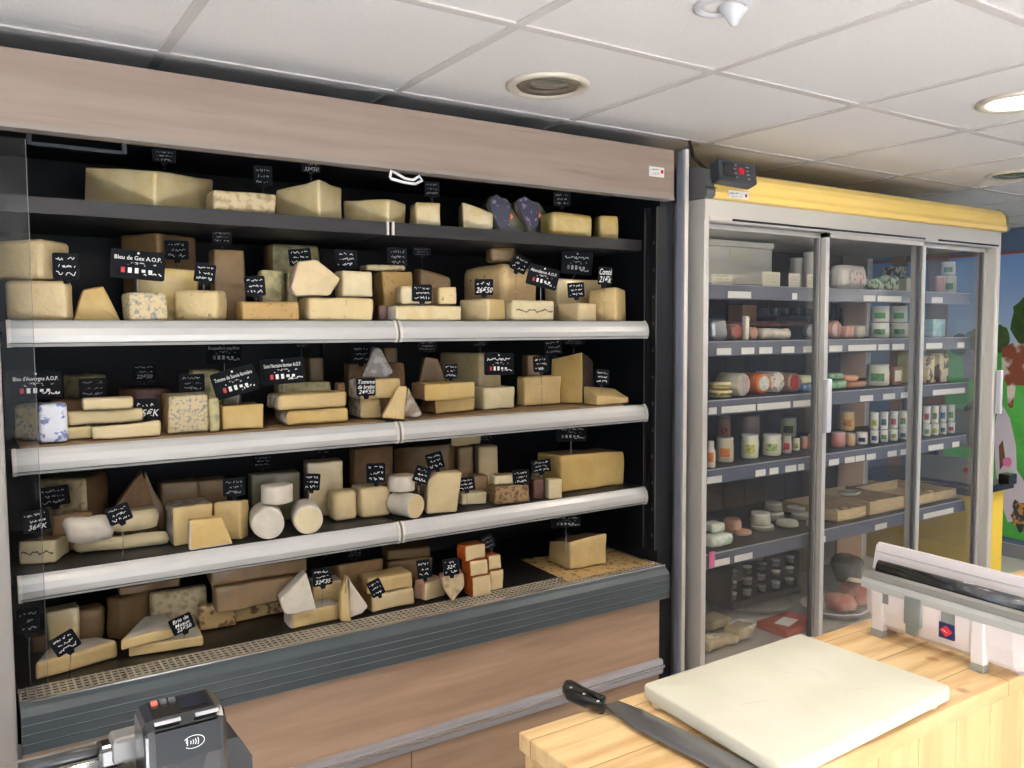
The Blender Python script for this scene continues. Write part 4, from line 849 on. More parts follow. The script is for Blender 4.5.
Fb(2, 'c17', 'small brown piece standing at the back by the second large price card', 304, 323, 358, 'wbrown', d=.28, dep=.07)
K(2, 'c18', 'bottom grey-rinded piece of the pile left of the joint, third shelf', 346, 361, 380, 399, 'yel/grey', yb=419, ang=60, rind='L', r=.01, dep=.09)
K(2, 'c19', 'middle grey-rinded piece of the pile left of the joint, under the small card', 344, 360, 400, 380, 'yel/grey', d=.03, on='c18', ang=62, rind='L', r=.012, dep=.09)
Fb(2, 'c20', 'brownish slab on top behind the pile left of the joint', 343, 405, 364, 'brown', d=.17, dep=.07)
Po(2, 'c21', 'pyramid wedge with blue-grey rind on top of the pile left of the joint', [(361, 379), (374, 347), (380, 347), (393, 373), (386, 379)], 'steelrind', d=.045, dep=.06, zb='c19', taper=.3)
Fb(2, 'c22', 'rounded brown cheese at the back above the pile left of the joint', 379, 398, 347, 'wbrown', d=.24, dep=.06, r=.014)
Fb(2, 'c23', 'small rounded piece between the long flat cheeses and the pile', 335, 345, 383, 'brown', d=.1, dep=.05)
Po(2, 'c24', 'yellow wedge standing on edge with grey rind side, at the joint of the third shelf', [(381, 414), (398, 386), (407, 386), (403, 415)], 'yel', dep=.024, d=-.004)
Po(2, 'c25', 'grey-rinded triangular face piece beside the yellow standing wedge', [(402, 415), (407, 387), (421, 413), (417, 416)], 'grey', dep=.024, d=-.002)
K(2, 'c26', 'lower of two flat yellow pieces with brown speckled rind right of the joint', 422, 435, 475, 400, 'deep/brown', yb=414, ang=66, rind='LU', r=.008, dep=.09)
K(2, 'c27', 'upper of two flat yellow pieces with brown speckled rind right of the joint', 415, 425, 475, 384, 'deep/brown', d=.022, on='c26', ang=66, rind='L', r=.008, dep=.09)
Po(2, 'c28', 'dim triangular wedge behind the two flat yellow pieces', [(418, 384), (425, 357), (438, 359), (446, 384)], 'wbrown', d=.17, dep=.05)
K(2, 'c29', 'large pale block at the back centre right of the third shelf', 439, 480, 521, 353, 'wpale/wbrown', d=.2, ang=18, r=.01, dep=.1)
K(2, 'c30', 'cream block with chipped face and film, third shelf right of centre', 476, 484, 515, 388, 'ivory', yb=410, ang=68, dep=.08)
Fb(2, 'c31', 'dim pale block behind the square yellow block on the third shelf', 522, 541, 355, 'wbrown', d=.2, dep=.06)
K(2, 'c32', 'square pale yellow block in the right part of the third shelf', 521, 524, 561, 377, 'yel', yb=406, ang=76, dep=.08, r=.007)
K(2, 'c33', 'tall yellow slab with dark bark-like rind near the right end of the third shelf', 551, 582, 593, 352, 'deep/dark', d=.05, ang=8, rind='R', tops=(358, 362), dep=.10, r=.005)
K(2, 'c34', 'flat yellow wedge at the far right end of the third shelf', 593, 597, 629, 396, 'yel/tan', d=.02, ang=60, dep=.09, r=.004, tops=(386, 398))
# ---- fourth shelf
K(3, 'd1', 'blue-lined block with orange top at the left end of the fourth shelf', 9, 56, 65, 540, 'ivory/tan', yb=563, ang=12, rind='T', r=.008, dep=.1, tops=(543, 536), vein='L')
K(3, 'd2', 'dark mottled large block at the back left of the fourth shelf', 30, 86, 109, 479, 'mott/brown', d=.2, ang=12, rind='R', r=.014, dep=.12)
Fb(3, 'd3', 'brown-rinded piece behind the blue-veined block on the fourth shelf', 51, 86, 516, 'tan', d=.13, dep=.06)
Fb(3, 'd4', 'long soft white cheese lying lowest in the white group on the fourth shelf', 72, 164, 539, 'ivory/ivory', yb=556, yaw=4, dep=.08, r=.02, nz=.006, tops=(542, 528), name='soft_cheese')
Fb(3, 'd5', 'wrinkled white soft piece on the left of the long soft white cheese', 62, 110, 515, 'white', d=.03, on='d4', yaw=10, dep=.07, r=.03, nz=.008, tops=(522, 513), name='soft_cheese')
Fb(3, 'd6', 'rounded white soft piece on the right of the long soft white cheese', 108, 152, 514, 'ivory', d=.035, on='d4', yaw=10, dep=.07, r=.03, nz=.007, name='soft_cheese')
Po(3, 'd7', 'dim brown wedge standing at the back left of the fourth shelf', [(107, 520), (110, 496), (137, 472), (150, 500), (152, 520)], 'brown', d=.17, dep=.05)
Po(3, 'd8', 'dim tan wedge leaning against the brown one at the back of the fourth shelf', [(136, 492), (140, 471), (167, 512), (156, 520), (146, 510)], 'wbrown', d=.15, dep=.016)
Fb(3, 'd9', 'left dim brown block at the back of the fourth shelf', 158, 194, 484, 'wbrown', d=.19, dep=.07)
Fb(3, 'd10', 'right dim brown block at the back of the fourth shelf, behind the yellow pieces', 194, 223, 481, 'wbrown/brown', d=.2, dep=.07)
K(3, 'd11', 'pale yellow block with thick grey rind on its left, fourth shelf', 163, 173, 208, 508, 'yel/grey', d=.045, ang=70, rind='LT', r=.008, dep=.1)
K(3, 'd12', 'pale yellow faceted block with grey top right of the thick-rinded one', 207, 240, 253, 501, 'yel/grey', d=.045, ang=10, rind='T', r=.008, dep=.1, tops=(503, 499), dmax=.05)
Po(3, 'd13', 'small yellow wedge with white crust in front of the thick-rinded block', [(183, 544), (183, 521), (217, 517), (227, 538)], 'deep/white', d=.002, dep=.03, rind='0,3')
Log(3, 'd14', 'wrinkled white goat cheese log at the middle of the fourth shelf', 268, 515.5, 16, 'white', .10, 12, d=.004)
Log(3, 'd15', 'white goat cheese log showing its round cut face, fourth shelf', 308, 511, 14.5, 'ivory/white', .10, 14, d=.003, rind='S')
Disc(3, 'd16', 'small white round cheese on top of the wrinkled log', 260, 293, 487, 'white', d=.012, on='d14')
Fb(3, 'd17', 'dark green wrapped slab behind the small white round cheese', 248, 297, 475, 'olive', d=.19, dep=.05)
Fb(3, 'd18', 'pale grey block at the back centre of the fourth shelf', 302, 341, 463, 'wpale/wbrown', d=.18, dep=.07)
K(3, 'd19', 'left of two rounded ivory blocks near the joint of the fourth shelf', 324, 334, 355, 493, 'pale', yb=522, ang=60, r=.016, dep=.08)
K(3, 'd20', 'right of two rounded ivory blocks near the joint of the fourth shelf', 355, 362, 389, 489, 'pale', yb=519, ang=64, r=.014, dep=.09)
K(3, 'd21', 'left big dark brown cheese block behind the ivory blocks', 346, 355, 392, 449, 'brown', d=.2, ang=65, r=.008)
K(3, 'd22', 'right big brown cheese block behind the joint of the fourth shelf', 392, 449, 452, 444, 'wbrown', d=.2, ang=12, r=.006, dep=.1, tops=(449, 443))
Log(3, 'd23', 'small log with a cream cut end just right of the joint', 416.5, 500, 12, 'pale/white', .09, -18, d=.006, rind='S')
Disc(3, 'd24', 'small pale wheel lying on the little log near the joint', 387, 415, 477, 'ivory/white', d=.04, on='d23', rind='S')
Po(3, 'd25', 'tall wedge with orange top edge right of the little log', [(424, 507), (427, 478), (436, 474), (461, 472), (455, 504)], 'pale/pink', d=.02, dep=.06, rind='1')
Fb(3, 'd26', 'small low ivory slab at the front right of the joint', 457, 486, 494, 'ivory', yb=506, dep=.05, r=.005)
Fb(3, 'd27', 'lower slab with nutty brown crust on the fourth shelf', 488, 529, 487, 'nut', d=.015, dep=.06, r=.006)
Fb(3, 'd28', 'upper pale slab lying on the nutty crusted one', 489, 515, 476, 'ivory/nut', d=.035, on='d27', dep=.05, rind='T')
Fb(3, 'd29', 'left dim block at the back right of the joint, fourth shelf', 454, 472, 447, 'wbrown', d=.2, dep=.06)
Fb(3, 'd30', 'right pale dim block at the back right of the joint, fourth shelf', 473, 498, 447, 'pale', d=.19, dep=.06)
Fb(3, 'd31', 'low grey block behind the small ivory slab', 467, 487, 476, 'wbrown', d=.1, dep=.05)
Fb(3, 'd32', 'small dark wine-coloured piece before the large yellow block', 530, 544, 480, 'wine', d=.03, dep=.05)
Fb(3, 'd33', 'small ivory cube before the large yellow block on the fourth shelf', 544, 562, 480, 'ivory', d=.004, dep=.04, r=.004)
K(3, 'd34', 'large yellow block with brown top at the right end of the fourth shelf', 548, 561, 625, 456, 'deep/brown', d=.07, ang=72, rind='T', dep=.14, r=.01, tops=(452, 451))
Fb(3, 'd35', 'small pale piece behind the cards at the right of the fourth shelf', 531, 549, 463, 'pale', d=.17, dep=.05)
K(3, 'd36', 'clear plastic bag of cheese lying on the dim blocks at the back', 449, 452, 480, 435, 'wpale', d=.21, ang=60, on='d29', r=.01)
# ---- bottom deck
Pl(4, 'e1', 'large brie wedge at the far left of the bottom deck', [(34, 664), (119, 640), (96, 636), (60, 641), (44, 650)], .042, 'yel/white', rind='T', r=.012)
Pl(4, 'e2', 'lower brie wedge right of the first one on the bottom deck', [(127, 646), (204, 636), (196, 621), (178, 619), (152, 634)], .028, 'yel/white', rind='T', r=.008)
Pl(4, 'e3', 'upper brie wedge lying on the lower brie', [(120, 640), (176, 627), (166, 612), (145, 616)], .026, 'yel/white', on='e2', rind='T', r=.008)
K(4, 'e4', 'brown wrapped wedge behind the brie pieces, bottom deck', 95, 120, 147, 600, 'wbrown', d=.27, ang=30, r=.01)
Fb(4, 'e5', 'pale wrapped slab on top of the brown wrapped wedge', 116, 173, 587, 'wbrown', d=.29, on='e4', dep=.08)
Fb(4, 'e6', 'pale wrapped brie behind the two brie wedges', 147, 200, 594, 'mott', d=.22, dep=.08, r=.012)
Fb(4, 'e7', 'small wrapped piece at the back left corner of the bottom deck', 46, 68, 612, 'wpale', d=.24, dep=.05)
Fb(4, 'e8', 'brown-rinded piece left behind the large brie', 30, 48, 637, 'tan', d=.22, dep=.06)
Fb(4, 'e9', 'film-wrapped lump behind the large brie on the bottom deck', 68, 94, 612, 'wbrown', d=.24, dep=.06, r=.016, nz=.005)
K(4, 'e10', 'crinkled kraft paper parcel under the long wrapped bars', 228, 232, 292, 602, 'tan', yb=623, ang=74, dep=.07).data.materials[0] = M['kraft']
Fb(4, 'e11', 'small kraft paper parcel beside the long wrapped bars', 196, 229, 607, 'tan', d=.22, dep=.06).data.materials[0] = M['kraft']
Fb(4, 'e12', 'lower of two long wrapped cheese bars on the bottom deck', 210, 300, 588, 'wbrown', d=.15, on='e10', dep=.08, yaw=6)
Fb(4, 'e13', 'upper of two long wrapped cheese bars on the bottom deck', 206, 302, 571, 'wbrown', d=.155, on='e12', dep=.08, yaw=6)
K(4, 'e14', 'lower white-rinded wedge in the centre group of the bottom deck', 278, 292, 335, 613, 'yel/white', yb=629, ang=62, rind='LT', dep=.07, r=.006)
Po(4, 'e15', 'upright triangular brie point on the lower white-rinded wedge', [(273, 600), (300, 573), (312, 608), (279, 613)], 'white', d=.09, dep=.05, zb='e14')
Fb(4, 'e16', 'low wedge behind the upright brie point', 307, 337, 584, 'yel/white', d=.17, rind='T', dep=.06)
Po(4, 'e17', 'thin yellow side of the standing white wedge on the bottom deck', [(335, 614), (336, 592), (343, 577), (346, 614)], 'yel', d=.075, dep=.03)
Po(4, 'e18', 'standing wedge with white rind towards the front on the bottom deck', [(345, 615), (344, 578), (364, 604), (358, 611)], 'white', d=.072, dep=.03)
K(4, 'e19', 'dim golden brown block at the back centre of the bottom deck', 335, 338, 380, 565, 'tan/brown', d=.25, ang=74, tops=(566, 558))
Fb(4, 'e20', 'lower dim block at the back of the bottom deck, right of centre', 381, 430, 562, 'wbrown', d=.28, dep=.07)
Fb(4, 'e21', 'upper dim block at the back of the bottom deck, right of centre', 381, 428, 551, 'wbrown', d=.285, on='e20', dep=.07)
K(4, 'e22', 'lower flat cream cheese with brown line in the pair under the tilted card', 364, 372, 411, 596, 'pale/tan', yb=613, ang=66, rind='L', r=.009, dep=.08)
K(4, 'e23', 'upper flat cream cheese in the pair under the tilted card', 361, 367, 410, 580, 'yel/tan', d=.085, on='e22', ang=66, rind='L', r=.009, dep=.08)
K(4, 'e24', 'two-faced block with pink-orange rind left side on the bottom deck', 411, 426, 443, 583, 'pale/pink', yb=602, ang=40, rind='LT', r=.007)
Po(4, 'e25', 'heart-shaped crusty cheese point on the bottom deck', [(451, 596), (442, 587), (439, 577), (450, 574), (461, 573), (462, 584)], 'mott/pink', d=.055, dep=.05, rind='S')
for k, (x0, xm, x1, yt, on, d, lab) in enumerate((
    (465, 473, 489, 578, None, .060, 'bottom front-left orange-rinded cheese brick of the little stack'),
    (486, 490, 502, 572, None, .085, 'bottom right orange-rinded cheese brick of the little stack'),
    (464, 471, 486, 562, 'o0', .064, 'middle left orange-rinded cheese brick of the little stack'),
    (484, 489, 501, 557, 'o1', .089, 'upper right orange-rinded cheese brick of the little stack'),
    (462, 466, 484, 547, 'o2', .068, 'topmost orange-rinded cheese brick of the little stack'))):
    K(4, 'o%d' % k, lab, x0, xm, x1, yt, 'pale/orange', d=d, on=on, ang=60, rind='LKBTU', r=.006, dep=.055, name='cheese_brick')
pts = [(521, 560), (609, 549), (653, 564), (567, 582)]
P_ = [onz(x, y, -.799) for x, y in pts]
o = quadf('paper_sheet', [(p.x, max(p.y, 2.052), p.z+CZ+.0015) for p in P_], .001, M['kraft'], None, Vector((0, 0, 1))); tag(o, 'brown printed paper sheet under the yellow block at the right end of the bottom deck', 'paper sheet')
SURF[4] += .004
K(4, 'e30', 'big yellow block standing on the printed paper at the right of the bottom deck', 548, 570, 607, 542, 'yel/brown', yb=570, ang=35, rind='T', r=.006, tops=(541, 533))

# ================================================================ price cards
rs = random.Random(11)
def sign(px, py, wp, hp, row, d, label, lines=None, tilt=0, big=False, leg=None, dim=False):
    Y = (2.17 if row == 0 else 2.055 if row == 4 else FRONT)+d; P = ony(px, py, Y); va = math.radians(viewang(px)*.75)
    sc = P.y/ray(px, py).y/F_PX; w_, h = wp*sc, hp*sc
    T = frame_at((P.x, P.y, P.z+CZ), -math.sin(va), -math.cos(va), math.radians(tilt))
    bm = bmesh.new(); r = min(w_, h)*.1; ol = outline([(-w_/2, -h/2), (w_/2, -h/2), (w_/2, h/2), (-w_/2, h/2)], r, 3, 1)
    a = [bm.verts.new(T @ Vector((p.x, p.y, 0))) for p, _, _ in ol]; b_ = [bm.verts.new(T @ Vector((p.x, p.y, -.0015))) for p, _, _ in ol]; n = len(a)
    bm.faces.new(a); bm.faces.new(b_[::-1])
    for i in range(n): bm.faces.new((a[i], b_[i], b_[(i+1) % n], a[(i+1) % n]))
    bmesh.ops.recalc_face_normals(bm, faces=bm.faces[:])
    if not big: box_ = None
    o = link('price_sign', bm, M['slate'], None); tag(o, label, 'price sign', 'price cards stuck in the cheeses')
    if not big:                                          # the small hand-lettered cards have a black tab below
        q = [T @ Vector(v) for v in ((-w_*.16, -h*.5, 0), (w_*.16, -h*.5, 0), (w_*.10, -h*.68, 0), (-w_*.10, -h*.68, 0))]
        quadf('tab', q, .0014, M['slate'], o, T.to_3x3() @ Vector((0, 0, -1)))
    bm = bmesh.new(); fac = M['chalk'] if not dim else mat('chalk_shaded', (150, 150, 150), .6)  # cards at the back get duller chalk, their shade mixed into the colour
    if big:
        if lines:
            vs, fs = text_mesh(lines[0], 1); add_flat(bm, T, vs, fs, h*.20, (0, h*.22), 0, w_*.86)
        else: scribble(bm, T, 0, h*.22, w_*.8, h*.13, 0, rs, .12)
        scribble(bm, T, 0, h*.06, w_*.25, h*.05, 0, rs, .12)
        for k in range(5): 
            x = -w_*.27+k*w_*.125; hh = h*(.09 if k < 3 else .05)
            if k == 0: continue
            bm.faces.new([bm.verts.new(T @ Vector((x+a_, -h*.20+b2, .0006))) for a_, b2 in ((-w_*.035, -hh), (w_*.035, -hh), (w_*.035, hh), (-w_*.035, hh))])
        for k in range(4): scribble(bm, T, -w_*.2+k*w_*.17, -h*.02+.05*h*(k % 2), w_*.05, h*.05, 0, rs, .2)
        scribble(bm, T, w_*.28, -h*.30, w_*.34, h*.10, 0, rs, .16)
        bmesh.ops.create_circle(bm, cap_ends=True, segments=10, radius=h*.04, matrix=T @ Matrix.Translation((0, h*.40, .0006)))
        b2 = bmesh.new(); x = -w_*.27; hh = h*.09; b2.faces.new([b2.verts.new(T @ Vector((x+a_, -h*.20+c, .0007))) for a_, c in ((-w_*.035, -hh), (w_*.035, -hh), (w_*.035, hh), (-w_*.035, hh))]); link('red_pictogram', b2, M['redp'] if not dim else mat('pictogram_shaded', (110, 100, 100), .6), o)  # back cards have shade mixed into the pictogram colour too
    else:
        n = len(lines) if lines else 3
        for k in range(n):
            yy = h*(.36-.72*(k+.5)/n)+h*.02*0; t_ = lines[k] if lines else None
            yy = h*.42-h*.84*(k+.5)/n
            if t_: vs, fs = text_mesh(t_, 1, .3); add_flat(bm, T, vs, fs, h*.95/n, (0, yy), 0, w_*.88)
            else: scribble(bm, T, (k % 2)*w_*.04, yy, w_*(.74-.1*(k % 2)), h*.40/n*(1.25 if k == n-1 else 1), 0, rs, .085)
    link('lettering', bm, fac, o)
    LEGS.append((o, T, w_, h, big, leg))
    return o
LEGS = []
sg = sign
sg(66, 266, 24, 26, 1, .016, 'hand-lettered card on the big pale block at the left end of the second shelf')
sg(138, 265, 50, 29, 1, .02, 'large printed card reading Bleu de Gex A.O.P. on the second shelf', ['Bleu de Gex A.O.P.'], -4, True)
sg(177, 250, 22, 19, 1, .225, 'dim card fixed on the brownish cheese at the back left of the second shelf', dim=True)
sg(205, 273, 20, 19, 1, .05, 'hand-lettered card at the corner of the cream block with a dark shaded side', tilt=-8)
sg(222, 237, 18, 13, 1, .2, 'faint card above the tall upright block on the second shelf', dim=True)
sg(255, 286, 20, 20, 1, .03, 'hand-lettered card above the long low orange-tinged block', tilt=4)
sg(300, 257, 22, 17, 1, .08, 'hand-lettered card above the pink-striped wedge', tilt=6)
sg(346, 259, 22, 18, 1, .10, 'hand-lettered card above the creamy block left of the joint')
sg(397, 257, 20, 19, 1, .17, 'dim hand-lettered card near the joint of the second shelf', dim=True)
sg(422, 252, 18, 9, 1, .28, 'faint narrow card at the back right of the joint, second shelf', dim=True)
sg(422, 293, 20, 17, 1, .012, 'hand-lettered card on the small pieces over the long white-rinded cheese')
sg(484, 287, 19, 16, 1, .02, 'hand-lettered card reading 26€50 before the big speckled quarter', [None, '26€50'])
sg(520, 264, 17, 16, 1, .10, 'tilted hand-lettered card at the corner of the big speckled quarter', tilt=-28)
sg(543, 277, 32, 21, 1, .03, 'large printed card reading Abondance A.O.P., tilted, on the second shelf', ['Abondance A.O.P.'], -14, True)
sg(577, 263, 31, 23, 1, .13, 'large dim printed card at the upper right of the second shelf', None, -4, True, dim=True)
sg(576, 290, 17, 15, 1, .025, 'small hand-lettered card above the small two-faced cream block', tilt=4)
sg(605, 276, 14, 18, 1, .02, 'small card reading Comté above the tall yellow block', ['Comté', '21€k'], -4)
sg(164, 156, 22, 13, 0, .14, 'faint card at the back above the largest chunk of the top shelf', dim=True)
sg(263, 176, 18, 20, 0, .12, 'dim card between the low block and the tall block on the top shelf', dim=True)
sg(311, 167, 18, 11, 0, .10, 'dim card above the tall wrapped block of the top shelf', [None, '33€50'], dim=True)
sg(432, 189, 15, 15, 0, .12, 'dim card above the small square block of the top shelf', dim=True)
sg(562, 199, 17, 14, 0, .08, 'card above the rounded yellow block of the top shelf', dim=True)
sg(36, 385, 46, 28, 2, .06, "large printed card reading Bleu d'Auvergne A.O.P. on the third shelf", ["Bleu d'Auvergne A.O.P."], 0, True)
sg(93, 388, 25, 20, 2, .12, 'hand-lettered card at the back left of the third shelf, before the green-mottled block', dim=True)
sg(144, 372, 22, 17, 2, .25, 'faint hand-lettered card above the flat pinkish wheel', [None, None, '22€50'], dim=True)
sg(147, 409, 24, 21, 2, .075, 'hand-lettered card reading 25€K beside the square blue-mottled block', [None, '25€K'])
sg(192, 383, 24, 18, 2, .13, 'hand-lettered card above the square blue-mottled block', dim=True)
sg(224, 353, 34, 22, 2, .22, 'dim printed card reading Roquefort papillon at the back of the third shelf', ['Roquefort papillon'], 0, True, dim=True)
sg(235, 382, 43, 27, 2, .03, 'large printed card reading Tomme de Savoie fermière, tilted up to the right', ['Tomme de Savoie fermière'], 15, True)
sg(283, 371, 42, 26, 2, .06, 'large printed card reading Saint Nectaire fermier A.O.P. on the third shelf', ['Saint Nectaire fermier A.O.P.'], 4, True)
sg(301, 344, 16, 7, 2, .24, 'faint card under the second shelf rail above the printed cards', dim=True)
sg(361, 354, 18, 18, 2, .16, 'dim hand-lettered card left of the grey pyramid wedge', dim=True)
sg(366, 387, 19, 18, 2, .018, 'hand-lettered card on the grey-rinded pile left of the joint', ['Tomme', 'de brebis', '24€50'])
sg(427, 346, 18, 11, 2, .24, 'faint card at the back just right of the joint, third shelf', dim=True)
sg(451, 371, 14, 15, 2, .06, 'small hand-lettered card above the two flat yellow pieces')
sg(480, 343, 16, 7, 2, .22, 'faint card at the back above the large pale block', dim=True)
sg(499, 364, 30, 22, 2, .07, 'dim printed card above the chipped cream block', None, 0, True)
sg(541, 364, 16, 16, 2, .055, 'small card above the square pale yellow block', tilt=4)
sg(553, 347, 18, 16, 2, .16, 'dim card at the back left of the tall yellow slab', tilt=6, dim=True)
sg(574, 341, 22, 7, 2, .18, 'faint card at the back above the tall yellow slab', dim=True)
sg(602, 377, 14, 15, 2, .03, 'small card above the flat yellow wedge at the right end', tilt=-3)
sg(54, 496, 28, 20, 3, .15, 'card with rounded corners on the dark mottled block, fourth shelf', tilt=4, dim=True)
sg(36, 521, 25, 22, 3, .05, 'hand-lettered card reading 36€K above the blue-veined block', [None, None, '36€K'], 6)
sg(119, 514, 22, 18, 3, .005, 'tilted hand-lettered card on the white soft cheeses', tilt=18)
sg(234, 487, 21, 18, 3, .07, 'hand-lettered card behind the pale yellow faceted block', dim=True)
sg(263, 461, 20, 12, 3, .24, 'faint card at the back of the fourth shelf above the dark green slab', dim=True)
sg(312, 482, 16, 17, 3, .10, 'small hand-lettered card above the cut goat cheese log', tilt=-5)
sg(323, 450, 16, 8, 3, .26, 'faint card at the back above the pale grey block', dim=True)
sg(376, 473, 19, 20, 3, .06, 'hand-lettered card above the two rounded ivory blocks')
sg(422, 475, 16, 17, 3, .02, 'tilted hand-lettered card above the little log', tilt=-20)
sg(435, 461, 17, 17, 3, .05, 'hand-lettered card turned on its corner above the tall orange-edged wedge', tilt=14)
sg(466, 484, 18, 14, 3, .015, 'small tilted card above the low ivory slab', tilt=6)
sg(485, 437, 20, 9, 3, .24, 'faint card at the back under the third shelf rail', dim=True)
sg(521, 477, 17, 15, 3, .02, 'small card over the nutty crusted slab', tilt=4)
sg(541, 466, 20, 13, 3, .06, 'small card before the large yellow block of the fourth shelf', tilt=6)
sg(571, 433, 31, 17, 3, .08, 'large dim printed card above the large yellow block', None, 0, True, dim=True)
sg(28, 621, 20, 26, 4, .10, 'dark card at the far left of the bottom deck behind the glass edge', dim=True)
sg(65, 643, 24, 20, 4, .03, 'tilted hand-lettered card on the large brie wedge', tilt=26)
sg(182, 624, 22, 17, 4, .10, 'tilted card reading Brie de Meaux on the upper brie wedge', ['Brie de', 'Meaux', '22€50'], 20)
sg(322, 577, 19, 18, 4, .10, 'hand-lettered card reading 32€35 above the low wedge in the centre group', [None, None, '32€35'], 5)
sg(355, 553, 17, 8, 4, .26, 'faint card at the back centre of the bottom deck', dim=True)
sg(376, 588, 14, 17, 4, .06, 'card turned on its corner on the pair of flat cream cheeses', tilt=24)
sg(424, 569, 14, 19, 4, .06, 'narrow card above the pink-orange two-faced block', tilt=6)
sg(451, 567, 16, 17, 4, .045, 'card reading 32€ above the heart-shaped cheese point', [None, '32€', None], 5)
sg(488, 542, 12, 14, 4, .10, 'card turned on its corner above the orange brick stack', tilt=25, dim=True)
sg(566, 521, 30, 14, 4, .12, 'large dim printed card above the big yellow block of the bottom deck', None, 0, True, dim=True)

# sign spikes: drop each spike until it meets the cheese or shelf below
from mathutils.bvhtree import BVHTree
bpy.context.view_layer.update()
_v = []; _f = []
for o in list(S.objects):
    if o.type == 'MESH' and (o.get('category') in ('cheese', 'board', 'paper sheet') or (o.parent and o.parent.get('category') == 'cheese')) or o.name.startswith(('shelf', 'deck')) and o.type == 'MESH':
        W = o.matrix_world; b0 = len(_v); _v += [W @ v.co for v in o.data.vertices]; _f += [tuple(b0+i for i in p.vertices) for p in o.data.polygons]
BV = BVHTree.FromPolygons(_v, _f)
for o, T, w_, h, big, leg in LEGS:
    zl = -h*.5 if big else -h*.66; A_ = T @ Vector((0, zl+.004, -.0008)); best = 9; B_ = A_+Vector((0, 0, -.05))
    for dy in (0, .012, .024, .04, .06):
        q = BV.ray_cast(A_+Vector((0, dy, 0)), Vector((0, 0, -1)), .5)
        if q[0] is not None and q[3]+dy*.8 < best-.004: best = q[3]+dy*.8; B_ = Vector((A_.x, A_.y+dy, q[0].z+.0006))
    if best < .006: B_ = A_+Vector((0, .002, -.006))
    tube('spike', [A_, B_], .0009 if big else .0013, mat('clear_spike', (170, 170, 170), .3) if big else G_TUB, o, 6)

# ================================================================ goods in the cooler
R5 = random.Random(5)
FG = ['goods on the top cooler shelf', 'goods on the second cooler shelf', 'goods on the third cooler shelf', 'goods on the fourth cooler shelf', 'goods on the fifth cooler shelf', 'goods on the cooler floor']
FSZ = FZ+[-1.205]; FT_ = {}
def fpos(row, x, d): P = ony(x, 330, 2.11+d); return P
def px2m(px, x, Y): return px*(ony(x+.5, 330, Y)-ony(x-.5, 330, Y)).length*math.cos(math.radians(viewang(x)))
def fz(row, on): return (FSZ[row]+.0035 if on is None else FT_[on]+.0035)
def jar(row, key, x0, x1, yt, d, glassc, lidc, labc, label, on=None, kind='jar', waist=.94, cat='jar', lidh=.1):
    xm = (x0+x1)/2; r = px2m(x1-x0, xm, 2.11+d)/2; Y = 2.11+d+r; P = ony(xm, yt, Y); zb = fz(row, on); zt = max(P.z, zb+.02) if yt else zb; H = zt-zb; FT_[key] = zt
    t = empty(kind, (P.x, Y, zb+CZ), label, cat, FG[row]); c = (P.x, Y); z = zb+CZ
    lathe('body', *c, [(0, z), (r*.9, z), (r, z+H*.06), (r, z+H*.6), (r*waist, z+H*(1-lidh*1.3)), (r*waist, z+H*(1-lidh))], mat('body_'+'_'.join(map(str, glassc)), glassc, .35, coat=.4), t, 20)
    lathe('lid', *c, [(r*(waist+.03), z+H*(1-lidh)), (r*(waist+.03), z+H*.985), (r*waist*.9, z+H), (0, z+H)], mat('lid_'+'_'.join(map(str, lidc)), lidc, .4), t, 20)
    if labc:                                             # a label patch curving round the near side
        bm = bmesh.new(); a0 = math.atan2(-Y, -P.x); pr = None
        for k in range(7):
            a = a0-.6+.2*k; v = [bm.verts.new((c[0]+math.cos(a)*r*1.012, c[1]+math.sin(a)*r*1.012, z+H*q)) for q in (.22, .58)]
            if pr: bm.faces.new((pr[0], v[0], v[1], pr[1]))
            pr = v
        link('label', bm, mat('lab_'+'_'.join(map(str, labc)), labc, .6, var=tuple(int(v*.55) for v in labc), vscale=90, vlo=.55, vhi=.6, vmix=.8), t, True)
    return t
def fbox(row, key, x0, x1, yt, d, m, label, on=None, dep=.08, name='box', cat='box', lid=None, bev=.003, front=None, zadd=0):
    va = viewang(x0); Y = 2.11+d; xs = min(.3*(x1-x0), dep*math.sin(math.radians(va))*310); P = ony(x0+xs, yt, Y); Q = ony(x1, yt, Y); zb = fz(row, on); zt = max(P.z, zb+.01); FT_[key] = zt
    t = empty(name, ((P.x+Q.x)/2, Y+dep/2, zb+CZ), label, cat, FG[row])
    B('body', [(P.x, Y, zb+CZ, Q.x, Y+dep, zt+CZ-(.006 if lid else 0))], m, t, bev)
    if lid: B('lid', [(P.x-.002, Y-.002, zt+CZ-.007, Q.x+.002, Y+dep+.002, zt+CZ)], lid, t, .002)
    if front: 
        T = frame_at(((P.x+Q.x)/2, Y-.0006, (zb+zt)/2+CZ), 0, -1); flat_card('label', T, (Q.x-P.x)*.7, (zt-zb)*.6, .0005, front, t)
    return t
